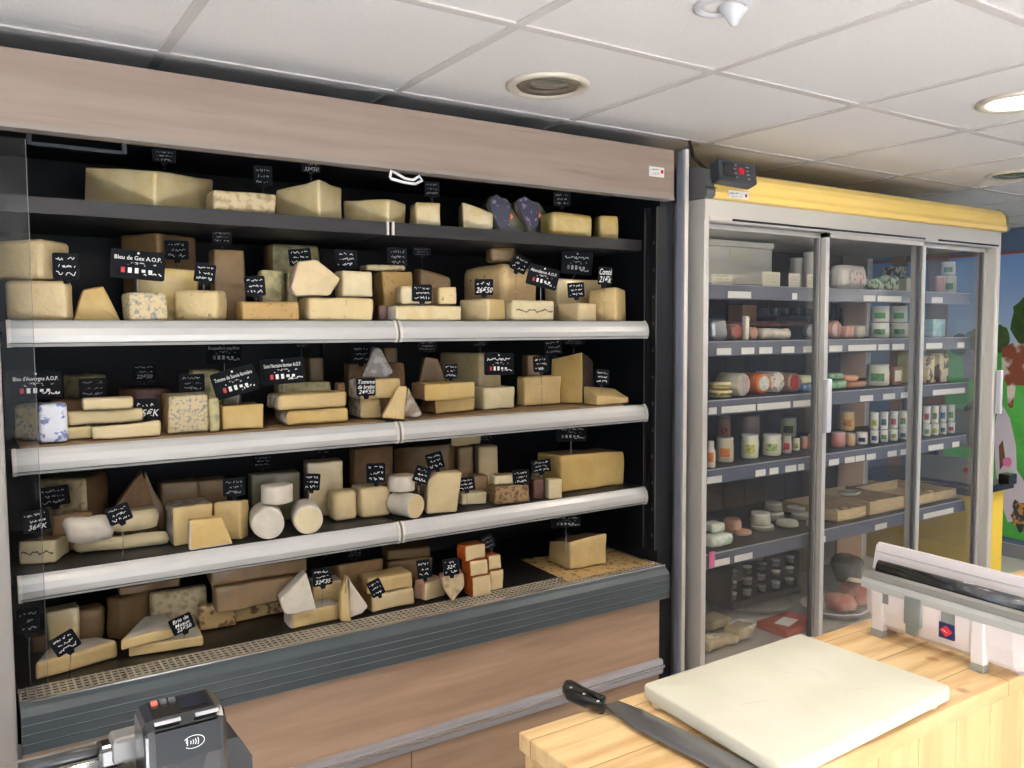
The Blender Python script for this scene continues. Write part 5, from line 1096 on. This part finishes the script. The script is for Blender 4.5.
def lump(row, key, x0, x1, yt, d, m, label, on=None, dep=.07, name='package', cat='package', r=.014, nz=.004, marks=None, yaw=0):
    Y = 2.11+d; P = ony(x0+2, yt, Y); Q = ony(x1, yt, Y); zb = fz(row, on); zt = max(P.z, zb+.012); FT_[key] = zt
    a = math.radians(yaw); U = Vector((math.cos(a), math.sin(a))); N_ = Vector((-math.sin(a), math.cos(a))); A_ = Vector((P.x, Y)); w_ = Q.x-P.x
    ol = outline([A_, A_+U*w_, A_+U*w_+N_*dep, A_+N_*dep], r, 3, 3)
    o = loft(name, ol, lambda p: Vector((p.x, p.y, zb+CZ)), lambda p: Vector((p.x, p.y, zt+CZ)), r*.8, [m], set(), nz); tag(o, label, cat, FG[row])
    if marks:
        T = frame_at((P.x+w_*.5, Y+nz*-1.2-.001, (zb+zt)/2+CZ), 0, -1); flat_card('print', T, w_*.5, (zt-zb)*.5, .0005, marks, o)
    return o
def roll(row, key, cx, cy, rp, d, m, mface, label, length=.1, yaw=0, name='roll', cat='sausage'):
    Y = 2.11+d; P = ony(cx, cy, Y); r = (ony(cx, cy-rp, Y)-ony(cx, cy+rp, Y)).length/2; zc = fz(row, None)+r+.001; FT_[key] = zc+r
    a = math.radians(yaw); N_ = Vector((math.sin(a), math.cos(a), 0)); U = Vector((math.cos(a), -math.sin(a), 0)); t = empty(name, (P.x, Y, zc-r+CZ), label, cat, FG[row])
    bm = bmesh.new(); add_tube(bm, [Vector((P.x, Y, zc+CZ))+N_*q for q in (0, .004, length*.5, length-.004, length)], [r*.93, r, r, r, r*.9], 22); link('casing', bm, m, t, True)
    bm = bmesh.new(); add_tube(bm, [Vector((P.x, Y-.0012, zc+CZ)), Vector((P.x, Y+.0005, zc+CZ))], r*.72, 20); link('end_label', bm, mface, t, False); return t
W_ = M['white']; GRN = mat('print_green', (96, 150, 92), .5, var=(226, 230, 210), vscale=40, vlo=.48, vhi=.54, vmix=1); CREAM = mat('tub_cream', (224, 222, 200), .4, coat=.3)
REDM = mat('print_red', (190, 46, 42), .5); ORG = mat('print_orange', (226, 122, 50), .5); FLOR = mat('print_floral', (226, 220, 206), .5, var=(150, 110, 80), vscale=50, vlo=.55, vhi=.6, vmix=.9)
TAGP = mat('paper_tag', (226, 220, 196), .6)
# top shelf
o = Po(0, 'zz', 'x', [(712, 286), (712, 250), (786, 240), (789, 243), (789, 286)], 'white', d=.09, dep=.16, r=.006, lift=None, nz=0); bpy.data.objects.remove(o)
Pa, Pb = ony(713, 250, 2.17), ony(789, 241, 2.30); z0 = FZ[0]+CZ+.001; z1 = min(ony(789, 241, 2.30).z, .343)+CZ
bm = bmesh.new(); box(bm, (2.22, 2.30, z0), (2.80, 2.50, z1-.025), 0, .006); box(bm, (2.215, 2.295, z1-.024), (2.805, 2.505, z1), 0, .005); pb = link('polystyrene_box', bm, mat('polystyrene', (226, 222, 212), .7, bump=.2, bscale=120)); tag(pb, 'large white polystyrene box on the top shelf of the cooler', 'box', FG[0])
B('box_label', [(2.545, 2.2985, z1-.085, 2.68, 2.3, z1-.03)], TAGP, pb); B('box_slot', [(2.35, 2.2985, z0+.012, 2.75, 2.3, z0+.02)], M['greyp'], pb)
for k, (a, b_, y0, y1, nm) in enumerate(((712, 732, 273, 284, 'left end of'), (763, 780, 269, 284, 'middle of'), (789, 800, 271, 285, 'right of middle of'), (807, 819, 270, 284, 'right part of'))):
    A_, C_ = ony(a, y0, 2.13), ony(b_, y1, 2.13); T = frame_at(((A_.x+C_.x)/2, 2.13, FZ[0]+CZ+.004+(A_.z-C_.z)/2), 0, -1); c = flat_card('price_tag', T, C_.x-A_.x, A_.z-C_.z, .001, TAGP); tag(c, 'upright cream price tag at the %s the top shelf, first door' % nm, 'price tag', FG[0])
    bm = bmesh.new(); [scribble(bm, T, 0, .012-.011*j, (C_.x-A_.x)*.7, .005, 0, rnd) for j in range(3)]; link('print', bm, M['ink'], c)
    B('holder', [((A_.x+C_.x)/2-.01, 2.1302, FZ[0]+CZ+.0005, (A_.x+C_.x)/2+.01, 2.15, FZ[0]+CZ+.004)], G_TUB, c)
jar(0, 'j0', 790, 806, 258, .22, (226, 222, 210), (232, 230, 222), None, 'white tub behind the price tags right of the polystyrene box', cat='tub', kind='tub')
jar(0, 'j1', 803, 820, 252, .16, (228, 222, 208), (236, 232, 224), None, 'taller white tub at the right edge behind the first door, top shelf', cat='tub', kind='tub')
for k, (a, b_, y, d) in enumerate(((831, 845, 270, .17), (840, 868, 264, .06))): lump(0, 'p%d' % k, a, b_, y, d, mat('white_bag', (236, 230, 222), .3, var=(244, 240, 232), vscale=10, coat=.6, bump=.6, bscale=20), ('smaller white cheese bag behind the larger one on the top cooler shelf', 'larger white cheese bag with red print on the top cooler shelf')[k], name='bag', cat='bag', r=.03, nz=.008, marks=mat('red_script', (236, 222, 214), .4, var=(206, 60, 60), vscale=70, vlo=.6, vhi=.62, vmix=1) if k else None)
for k, (a, b_, y, lab) in enumerate(((872, 886, 278, 'left green and white salad pack on the top cooler shelf'), (885, 901, 275, 'right green and white salad pack on the top cooler shelf'))): lump(0, 'q%d' % k, a, b_, y, .06+.02*k, GRN, lab, r=.02, dep=.06)
fbox(0, 'r0', 903, 916, 277, .08, CREAM, 'small cream carton left of the second door edge, top cooler shelf', lid=GRN)
o = lump(0, 'r2', 893, 908, 266, .22, mat('checked_pack', (120, 124, 116), .4, var=(226, 226, 216), vscale=50, vlo=.49, vhi=.52, vmix=1), 'dim checked pack standing behind the salad packs')
jar(0, 's0', 934, 946, 276, .06, (214, 170, 150), (226, 220, 208), None, 'pinkish tub behind the third door on the top cooler shelf', cat='tub', kind='tub')
jar(0, 's1', 941, 957, 276, .05, (222, 220, 200), (236, 234, 224), (90, 140, 80), 'lowest white tub of the stack behind the third door', cat='tub', kind='tub')
jar(0, 's2', 941, 956, 262, .055, (222, 220, 200), (236, 234, 224), (90, 140, 80), 'topmost white tub of the stack behind the third door', on='s1', cat='tub', kind='tub')
# second shelf
lump(1, 'a0', 711, 728, 318, .03, M['foil'], 'crumpled silver foil parcel at the left end of the second cooler shelf', r=.02, nz=.006)
SAL = mat('salami_skin', (150, 92, 76), .5, var=(196, 160, 140), vscale=60, bump=.5)
roll(1, 'a1', 737, 331, 8, .05, SAL, mat('salami_cut', (176, 96, 84), .5), 'reddish dry sausage beside the silver foil parcel')
lump(1, 'a2', 744, 750, 316, .03, mat('twist_white', (226, 214, 198), .5), 'thin white upright twisted wrapper end on the second cooler shelf', r=.006, dep=.02, nz=.001)
roll(1, 'a3', 754, 332, 6.5, .04, mat('ham_beige', (196, 160, 130), .4, coat=.6, bump=.6), mat('ham_cut', (206, 150, 130), .4), 'small tied ham piece beside the twisted wrapper')
lump(1, 'a4', 761, 793, 328, .04, mat('clear_pack', (214, 206, 190), .2, var=(176, 150, 130), vscale=22, coat=1, bump=.8, bscale=24), 'long shiny vacuum pack in the middle of the second cooler shelf', r=.02)
roll(1, 'a5', 810, 331.5, 7.5, .04, M['foil'], M['foil'], 'round foil-wrapped sausage end at the right of the first door', yaw=60)
bm = bmesh.new(); add_tube(bm, [ony(728, 324, 2.30)+Vector((0, 0, CZ)), ony(806, 323.5, 2.30)+Vector((0, 0, CZ))], .012, 10); o = link('salami_stick', bm, SAL, None, True); tag(o, 'long thin salami stick lying across the second cooler shelf', 'sausage', FG[1])
fbox(1, 'a6', 757, 818, 316, .24, mat('black_tray', (40, 42, 44), .4), 'black tray with glass pots behind the salami stick', dep=.14, name='tray', cat='tray')
for k in range(5):
    jar(1, 'a7%d' % k, 759+k*11.5, 768+k*11.5, 308, .25, (70, 74, 76), (110, 116, 116) if k < 4 else (206, 200, 120), None, 'small dark glass pot standing in the black tray, %s' % ('leftmost', 'second from left', 'middle one', 'fourth from left', 'rightmost with yellow-green lid')[k], on='a6', cat='jar')
fbox(1, 'a8', 737, 757, 305, .27, mat('basket_wood', (206, 162, 112), .7, var=(176, 130, 84), vscale=30), 'light wooden basket box at the back of the second cooler shelf', name='basket', cat='basket')
for k in range(3): jar(1, 'b0%d' % k, 829+k*5, 834+k*5, 302+3*k, .14+.02*k, (44, 38, 34), (30, 28, 28), None, 'dark narrow bottle behind the ham, %s' % ('nearest the door edge', 'middle of three', 'rightmost of three')[k], kind='bottle', cat='bottle', waist=.4, lidh=.15)
roll(1, 'b1', 836, 328.5, 9, .05, mat('ham_rind', (176, 130, 110), .5), mat('ham_face', (216, 180, 170), .35, var=(236, 214, 204), vscale=30), 'cut ham with round pale pink face behind the second door', yaw=10)
lump(1, 'b2', 846, 856, 326, .06, mat('pink_pack', (222, 150, 126), .35, var=(240, 214, 196), vscale=30, coat=.8), 'pink shrimp-coloured pack right of the cut ham')
lump(1, 'b3', 857, 867, 325, .06, mat('pale_pack', (226, 214, 196), .35, coat=.8), 'pale pack beside the pink one on the second cooler shelf')
for k, (a, b_, yt, on, lab) in enumerate(((869, 890, 323, None, 'lower left'), (890, 909, 323, None, 'lower right'), (870, 890, 306, 'c0', 'upper left'), (890, 908, 306, 'c1', 'upper right'))): jar(1, 'c%d' % k, a, b_, yt, .05, (226, 226, 206), (236, 236, 226), (84, 146, 82), 'large white tub with green print, %s of the four behind the second door' % lab, on=on, cat='tub', kind='tub')
fbox(1, 'c5', 910, 921, 320, .08, mat('print_bluewhite', (190, 206, 214), .5, var=(110, 160, 190), vscale=40, vlo=.5, vhi=.55), 'blue and white carton left of the third door frame')
fbox(1, 'c6', 928, 946, 319, .05, mat('print_aqua', (150, 196, 200), .5, var=(214, 226, 222), vscale=45, vlo=.5, vhi=.55), 'aqua and white carton behind the third door')
# third shelf
WB = mat('poplar_wood', (226, 206, 140), .6, var=(206, 182, 116), vscale=10)
jar(2, 'a0', 709, 732, 389.5, .03, (226, 206, 140), (232, 214, 152), None, 'lower round poplar-wood cheese box at the left of the third cooler shelf', cat='box', kind='round_box', lidh=.4, waist=1)
jar(2, 'a1', 709, 731, 382, .032, (226, 206, 140), (232, 214, 152), None, 'upper round poplar-wood cheese box at the left of the third cooler shelf', on='a0', cat='box', kind='round_box', lidh=.4, waist=1)
roll(2, 'a2', 744, 383.5, 11.5, .03, mat('paper_roll', (214, 206, 180), .5, var=(180, 170, 150), vscale=30), mat('roll_face_pink', (206, 182, 176), .5, var=(150, 120, 130), vscale=80), 'thick white sausage roll with pinkish printed end, third cooler shelf', yaw=-8)
roll(2, 'a3', 764, 384, 10.5, .05, ORG, mat('roll_face_white', (230, 230, 222), .5, var=(150, 180, 160), vscale=70), 'orange roll with white printed end on the third cooler shelf')
roll(2, 'a4', 778, 383, 10.5, .07, FLOR, FLOR, 'white patterned roll right of the orange one')
o = roll(2, 'a5', 795, 382.5, 9.5, .05, mat('brown_sack', (170, 130, 106), .5), REDM, 'brown roll with red oval label on the third cooler shelf', yaw=4)
lump(2, 'a6', 800, 817, 385, .04, mat('print_blue', (66, 120, 180), .4, var=(220, 220, 214), vscale=26, vlo=.5, vhi=.55), 'blue and white pack, lower of two at the right of the first door')
lump(2, 'a7', 801, 816, 376, .05, mat('print_palegreen', (214, 222, 170), .4, var=(236, 236, 220), vscale=26), 'pale green soft pack on top of the blue and white pack', on='a6')
for k, (a, b_, yt, on) in enumerate(((828, 848, 381, None), (828, 845, 374, 'g0'))): lump(2, 'g%d' % k, a, b_, yt, .04, mat('pack_green', (92, 160, 96), .35, coat=.7, var=(196, 216, 190), vscale=24), ('lower green foil pack behind the second door', 'upper green foil pack behind the second door')[k], on=on)
for k, (a, b_, yt, on) in enumerate(((848, 868, 382, None), (845, 860, 375, 'h0'))): lump(2, 'h%d' % k, a, b_, yt, .05, mat('sausage_orange', (222, 150, 104), .35, coat=.7, var=(236, 190, 150), vscale=20), ('lower orange sausage pack beside the green packs', 'upper orange sausage pack beside the green packs')[k], on=on)
jar(2, 'i0', 866, 890, 364, .05, (226, 224, 196), (224, 226, 216), (84, 146, 82), 'wide cream tub with green emblem and clear lid, third cooler shelf', cat='tub', kind='tub')
fbox(2, 'i1', 890, 903, 367, .06, mat('brown_carton', (140, 96, 74), .5), 'brown carton with white label right of the wide cream tub', front=TAGP)
fbox(2, 'i2', 911, 921, 352, .08, mat('yellowish_carton', (206, 196, 110), .5, var=(226, 220, 180), vscale=30), 'tall yellowish carton left of the third door frame')
PAST = mat('carton_photo', (214, 198, 150), .5, var=(84, 62, 50), vscale=26, vlo=.52, vhi=.56, vmix=1)
fbox(2, 'i3', 926, 935, 356, .04, PAST, 'left picture carton of food behind the third door', dep=.05); fbox(2, 'i4', 936, 949, 354, .04, PAST, 'right picture carton of food behind the third door', dep=.05)
# fourth shelf
jar(3, 'a0', 706, 716, 441, .0, (214, 206, 190), (196, 190, 180), (226, 130, 60), 'bottle with orange label at the left end of the fourth cooler shelf', kind='bottle', cat='bottle', waist=.6, lidh=.2)
JW = (226, 222, 196)
jar(3, 'a1', 716, 734, 437, .05, (206, 196, 164), (212, 206, 184), (226, 132, 62), 'beige yogurt jar with orange label, first in the front row', cat='jar')
jar(3, 'a2', 741, 759, 434, .06, JW, (224, 222, 206), (196, 196, 90), 'white milk jar with yellow-green label, second in the front row', cat='jar')
jar(3, 'a3', 762, 782, 434, .055, JW, (228, 224, 212), (176, 196, 120), 'white milk jar with pale green label, third in the front row', cat='jar')
jar(3, 'a4', 782, 792, 435, .07, (222, 206, 190), (222, 214, 200), (214, 70, 64), 'white jar with red label right of the three milk jars', cat='jar')
jar(3, 'a5', 792, 800, 438, .10, (226, 218, 180), (222, 214, 200), (190, 170, 110), 'pale jar with patterned label behind the red-labelled jar', cat='jar')
jar(3, 'a6', 800, 808, 436, .12, (214, 150, 134), (170, 170, 160), None, 'left pink jar at the right edge of the first door', cat='jar'); jar(3, 'a7', 808, 817, 434, .10, (206, 130, 120), (170, 170, 160), None, 'right pink jar at the right edge of the first door', cat='jar')
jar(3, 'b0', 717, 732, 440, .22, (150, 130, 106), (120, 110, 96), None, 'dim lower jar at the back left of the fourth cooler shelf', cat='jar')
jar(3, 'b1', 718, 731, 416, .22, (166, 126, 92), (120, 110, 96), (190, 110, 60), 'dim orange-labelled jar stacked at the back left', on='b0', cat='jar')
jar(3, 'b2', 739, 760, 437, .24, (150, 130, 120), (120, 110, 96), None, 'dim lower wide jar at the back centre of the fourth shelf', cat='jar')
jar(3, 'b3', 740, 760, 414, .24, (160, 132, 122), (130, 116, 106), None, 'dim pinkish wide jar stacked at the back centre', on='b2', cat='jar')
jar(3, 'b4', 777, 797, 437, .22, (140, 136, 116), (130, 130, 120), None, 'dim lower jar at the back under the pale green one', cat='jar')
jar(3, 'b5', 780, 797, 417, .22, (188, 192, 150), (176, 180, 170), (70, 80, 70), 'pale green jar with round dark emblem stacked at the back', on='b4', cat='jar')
jar(3, 'c0', 831, 846, 432, .05, (206, 140, 134), (196, 170, 160), None, 'pink jar just right of the door handle', cat='jar')
jar(3, 'c1', 846, 856, 433, .055, (222, 186, 130), (206, 196, 170), None, 'beige jar right of the pink jar', cat='jar')
jar(3, 'c2', 856, 868, 432, .05, (236, 234, 222), (226, 222, 210), (40, 40, 50), 'white jar with round black emblem behind the second door', cat='jar')
jar(3, 'c3', 840, 855, 411, .10, (226, 182, 112), (206, 190, 150), (206, 140, 70), 'orange jar stacked above the beige jar', on='c1', cat='jar')
cols = [(70, 100, 170), (90, 150, 80), (190, 196, 60), (60, 90, 120), (196, 60, 60), (110, 150, 90)]
posn = ['first', 'second', 'third', 'fourth', 'fifth', 'sixth']
for k in range(5):
    a = 870+k*9.6; jar(3, 'd%d' % k, a, a+9, 430-k*.6, .045, (232, 232, 220), (226, 228, 222), cols[k % 6], 'white yogurt cup, %s from the left in the lower row behind the second door' % posn[k], cat='yogurt cup', kind='yogurt_cup', waist=1.02)
    jar(3, 'e%d' % k, a, a+9, 412-k*.4, .045, (232, 232, 220), (226, 228, 222), cols[(k+2) % 6], 'white yogurt cup, %s from the left in the upper row behind the second door' % posn[k], on='d%d' % k, cat='yogurt cup', kind='yogurt_cup', waist=1.02)
for k in range(4):
    a = 923+k*8.1; jar(3, 'f%d' % k, a, a+8, 424-k*.7, .045, (232, 232, 220), (226, 228, 222), cols[(k+1) % 6], 'white yogurt cup, %s from the left in the lower row behind the third door' % posn[k], cat='yogurt cup', kind='yogurt_cup', waist=1.02)
    jar(3, 'g%d' % k, a, a+8, 406-k*.5, .045, (232, 232, 220), (226, 228, 222), cols[(k+4) % 6], 'white yogurt cup, %s from the left in the upper row behind the third door' % posn[k], on='f%d' % k, cat='yogurt cup', kind='yogurt_cup', waist=1.02)
# fifth shelf
ORC = CH['pink']
Disc2 = lambda row, key, x0, x1, yt, d, m, label, on=None: jar_like(row, key, x0, x1, yt, d, m, label, on)
def jar_like(row, key, x0, x1, yt, d, m, label, on=None, name='soft_cheese', cat='cheese'):
    xm = (x0+x1)/2; r = px2m(x1-x0, xm, 2.11+d)/2; Y = 2.11+d+r; zb = fz(row, on); P = ony(xm, yt, Y); zt = max(ony(xm, yt, 2.11+d).z, zb+.015); H = zt-zb; FT_[key] = zt; z = zb+CZ
    o = lathe(name, P.x, Y, [(0, z), (r*.8, z), (r*.97, z+H*.2), (r, z+H*.5), (r*.95, z+H*.85), (r*.75, z+H), (0, z+H)], m, None, 24); return tag(o, label, cat, FG[row])
Disc2(4, 'a0', 733, 752, 533, .08, ORC, 'lower round orange-skinned soft cheese on the fifth cooler shelf'); Disc2(4, 'a1', 723, 742, 521, .13, ORC, 'upper left round orange-skinned soft cheese on the fifth cooler shelf')
WG = mat('white_green_wrap', (226, 232, 218), .3, var=(120, 176, 120), vscale=26, vlo=.55, vhi=.6, coat=.8, bump=.6)
lump(4, 'a2', 710, 735, 538, .03, WG, 'white and green wrapped cheese, lower of two at the left of the fifth shelf', r=.018); lump(4, 'a3', 712, 727, 525, .06, WG, 'white and green wrapped cheese, upper of two at the left of the fifth shelf', on='a2', r=.014)
T = frame_at(tuple(onz(712, 560, -.83)*.985+Vector((0, 0, CZ+.01))), 0, -1); o = flat_card('pink_tag', Matrix.Translation((0, 0, .0)) @ frame_at((ony(712, 553, 2.085).x, 2.085, FZ[4]+CZ-.016), 0, -1), .03, .06, .001, mat('pink_tag', (222, 110, 160), .5)); tag(o, 'bright pink tag hanging on the rail at the left of the fifth cooler shelf', 'tag', FG[4])
TUB = [(750, 775, 527, .08, None, 'lower clear tub of grey-green cheese'), (750, 771, 512, .085, 't0', 'upper domed clear tub of grey cheese'), (775, 799, 525, .07, None, 'clear tub with pale contents in front'), (765, 785, 512, .17, None, 'clear tub standing behind the domed one'), (764, 783, 502, .18, 't3', 'clear tub stacked on the one behind'), (790, 813, 523, .12, None, 'grey clear tub at the right of the first door'), (786, 806, 508, .16, 't5', 'grey clear tub stacked at the right'), (806, 817, 514, .03, None, 'smallest clear tub near the door edge')]
for k, (a, b_, y, d, on, lab) in enumerate(TUB): jar(4, 't%d' % k, a, b_, y, d, ((150, 148, 120), (190, 186, 164), (204, 204, 176), (150, 148, 134), (160, 158, 144), (170, 170, 160), (166, 166, 158), (160, 160, 150))[k], (214, 214, 206), None, lab+' on the fifth cooler shelf', on=on, cat='tub', kind='tub', waist=.9, lidh=.22)
def crate(key, x0, x1, yb, label, dep, zt=.048, d=.03):
    Y = 2.11+d; A_, C_ = ony(x0, 500, Y), ony(x1, 500, Y); z = FZ[4]+CZ+.001
    t = empty('wooden_crate', ((A_.x+C_.x)/2, Y, z), label, 'crate', FG[4]); w0, w1 = A_.x, C_.x
    B('floor', [(w0, Y, z, w1, Y+dep, z+.005)], M['wood'], t); B('front_side', [(w0, Y, z, w1, Y+.006, z+zt)], M['wood'], t); B('rear_side', [(w0, Y+dep-.006, z, w1, Y+dep, z+zt)], M['wood'], t)
    B('end_side', [(w0, Y+.006, z, w0+.006, Y+dep-.006, z+zt)], M['wood'], t); B('end_side', [(w1-.006, Y+.006, z, w1, Y+dep-.006, z+zt)], M['wood'], t)
    for k in range(5):
        cx = w0+.02+(w1-w0-.04)*(k+.5)/5; bm = bmesh.new(); r = min(.02, (w1-w0)/11)
        o = lathe('small_cheese', cx, Y+.03+.03*(k % 2), [(0, z+.006), (r, z+.006), (r, z+.034), (r*.8, z+.04), (0, z+.04)], CH[('ivory', 'white', 'pale')[k % 3]], None, 14); tag(o, 'small pale goat cheese in the %s, %s from the left' % (label.split(' on ')[0], posn[k]), 'cheese', 'small goat cheeses in crates')
    return t
crate('k0', 838, 866, 510, 'left shallow wooden crate on the fifth cooler shelf', .28); crate('k1', 870, 904, 500, 'middle shallow wooden crate on the fifth cooler shelf', .3, .06); crate('k2', 908, 956, 500, 'right wide wooden crate on the fifth cooler shelf', .3, .045)
P = onz(856, 498, FZ[4]+.05); o = lathe('oval_tray', P.x, P.y+.03, [(0, P.z+CZ+.014), (.05, P.z+CZ+.014), (.065, P.z+CZ+.026), (.068, P.z+CZ+.026), (.05, P.z+CZ+.0125), (0, P.z+CZ+.0125)], mat('tray_paper', (226, 222, 206), .4), None, 24, sy=.6); tag(o, 'white oval dish lying on the left wooden crate', 'dish', FG[4])
# cooler floor
FLZ = -1.205
def fl(x, y, h=.03): P = onz(x, y, FLZ+h); return P
P = fl(742, 630); o = empty('plastic_tub', (P.x, P.y, FLZ+CZ), 'oval white lidded tub among the paper parcels on the cooler floor', 'tub', FG[5]); z = FLZ+CZ+.001
TW = mat('tub_lid_white', (232, 230, 222), .3, var=(190, 192, 186), vscale=40, coat=.4)
lathe('body', P.x, P.y, [(0, z), (.040, z), (.052, z+.045), (.052, z+.05)], W_, o, 28, sx=1.2, sy=.8); lathe('lid', P.x, P.y, [(.054, z+.048), (.056, z+.056), (.046, z+.058), (.044, z+.054), (0, z+.054)], TW, o, 28, sx=1.2, sy=.8)
PB = mat('parcel_paper', (196, 180, 146), .6, var=(172, 154, 120), vscale=20, bump=.8, bscale=30)
labs = ['crumpled beige paper parcel at the left edge of the cooler floor', 'beige paper parcel with white label in front of the oval tub', 'crumpled beige parcel right of the oval tub', 'small beige parcel between the tub and the door edge', 'beige parcel with purple print at the lower left of the cooler floor', 'flat beige parcel behind the left one on the cooler floor', 'folded beige parcel hidden partly by the cutting board']
for k, (x, y, w_, dd, h, yw) in enumerate(((716, 640, .13, .09, .05, 20), (731, 645, .12, .08, .045, -15), (766, 634, .15, .11, .06, 15), (752, 644, .10, .08, .045, -25), (713, 658, .12, .10, .05, 10), (714, 616, .16, .12, .05, 5), (780, 650, .14, .1, .04, 20))):
    w_ *= .78; dd *= .75; P = fl(x, y, h); a = math.radians(yw); U = Vector((math.cos(a), math.sin(a))); N_ = Vector((-math.sin(a), math.cos(a))); c = Vector((max(P.x, 2.16+w_/2), max(P.y, 2.135+dd/2)))
    ol = outline([c-U*w_/2-N_*dd/2, c+U*w_/2-N_*dd/2, c+U*w_/2+N_*dd/2, c-U*w_/2+N_*dd/2], .02, 3, 4)
    o = loft('paper_parcel', ol, lambda p: Vector((p.x, p.y, FLZ+CZ+.010)), lambda p: Vector((p.x, p.y, FLZ+CZ+h)), .014, [PB], set(), .006); tag(o, labs[k], 'parcel', FG[5])
    if k in (1, 4): T = Matrix.Translation((c.x, c.y, FLZ+CZ+h+.004)) @ Matrix.Rotation(a, 4, 'Z'); flat_card('label', T, w_*.5, dd*.5, .001, TAGP if k == 1 else mat('purple_print', (214, 204, 206), .5, var=(110, 90, 130), vscale=60, vlo=.5, vhi=.55, vmix=1), o)
P = fl(790, 622); o = B('meat_pack', [(P.x-.10, P.y-.06, FLZ+CZ+.001, P.x+.11, P.y+.09, FLZ+CZ+.03)], mat('meat_red', (190, 96, 72), .4, var=(150, 64, 52), vscale=16, coat=.9), None, .006); tag(o, 'flat red meat pack with a white label on the cooler floor', 'meat pack', FG[5])
flat_card('label', Matrix.Translation((P.x-.01, P.y+.01, FLZ+CZ+.0315)) @ Matrix.Rotation(.3, 4, 'Z'), .10, .06, .001, M['paper'], o)
P = fl(814, 611); o = lathe('round_tray', P.x+.13, P.y, [(0, z), (.10, z), (.135, z+.03), (.14, z+.03), (.14, z+.034), (.13, z+.034), (.10, z+.008), (0, z+.008)], TW, None, 32); tag(o, 'round white plastic tray spanning the first door edge on the cooler floor', 'tray', FG[5])
P = fl(777, 604); o = lathe('curved_platter', P.x-.0, P.y+.10, [(0, z), (.13, z), (.16, z+.03), (.165, z+.03), (.13, z+.005), (0, z+.005)], mat('platter_grey', (196, 192, 178), .4), None, 36); tag(o, 'pale platter edge behind the meat pack at the back of the cooler floor', 'platter', FG[5])
# dark case of cartons on the platter side
A_, C_ = ony(735, 577, 2.34), ony(803, 577, 2.34); zc0 = ony(770, 596, 2.34).z+CZ; zc1 = ony(770, 560, 2.34).z+CZ
o = empty('carton_case', ((A_.x+C_.x)/2, 2.4, .4), 'dark open case packed with small white-lidded pots at the back of the lower cooler', 'case', FG[5])
B('case_wall', [(A_.x, 2.35, FLZ+CZ+.036, C_.x, 2.56, zc0+.006), (A_.x, 2.36, zc0, A_.x+.01, 2.56, zc1), (C_.x-.01, 2.36, zc0, C_.x, 2.56, zc1), (A_.x, 2.55, zc0, C_.x, 2.56, zc1)], mat('case_dark', (64, 52, 46), .6), o)
for i in range(5):
    for j in range(3):
        x = A_.x+.035+i*(C_.x-A_.x-.07)/4; zz = zc0+.008+j*(zc1-zc0-.01)/3
        q = lathe('white_pot', x, 2.385, [(0, zz), (.016, zz), (.019, zz+.024), (0, zz+.024)], mat('pot_brown', (112, 100, 88), .4), None, 12); tag(q, 'small pot in the dark case, %s column from the left, %s row' % (posn[i], ('bottom', 'middle', 'top')[j]), 'pot', 'small pots in the dark case')
        lathe('pot_lid', x, 2.385, [(.02, zz+.0245), (.02, zz+.029), (0, zz+.029)], mat('pot_lid', (190, 186, 176), .4), q, 12)
for k, (x, y, lab) in enumerate(((842, 602, 'clear bag of sliced ham at the left behind the second door'), (858, 596, 'clear bag of sliced ham with a white sticker behind the second door'), (850, 574, 'shiny clear bag standing behind the ham bags'))):
    P = fl(x, y+6, .05); r = .11
    ol = outline([(P.x-.045, P.y-.04), (P.x+.045, P.y-.05), (P.x+.045, P.y+.05), (P.x-.045, P.y+.06)], .03, 3, 4)
    o = loft('ham_bag', ol, lambda p: Vector((p.x, p.y, FLZ+CZ+.037)), lambda p: Vector((p.x+.02, p.y+.02, FLZ+CZ+.10+.03*k)), .03, [mat('bag_ham', (176, 110, 92), .15, var=(206, 180, 166), vscale=12, coat=1, bump=1, bscale=16) if k < 2 else mat('bag_clear', (120, 112, 100), .12, coat=1, bump=1, bscale=14)], set(), .012); tag(o, lab, 'bag', FG[5])
    if k == 1: flat_card('sticker', Matrix.Translation((P.x-.01, P.y-.01, FLZ+CZ+.146)) @ Matrix.Rotation(.4, 4, 'Z'), .06, .09, .001, TAGP, o)
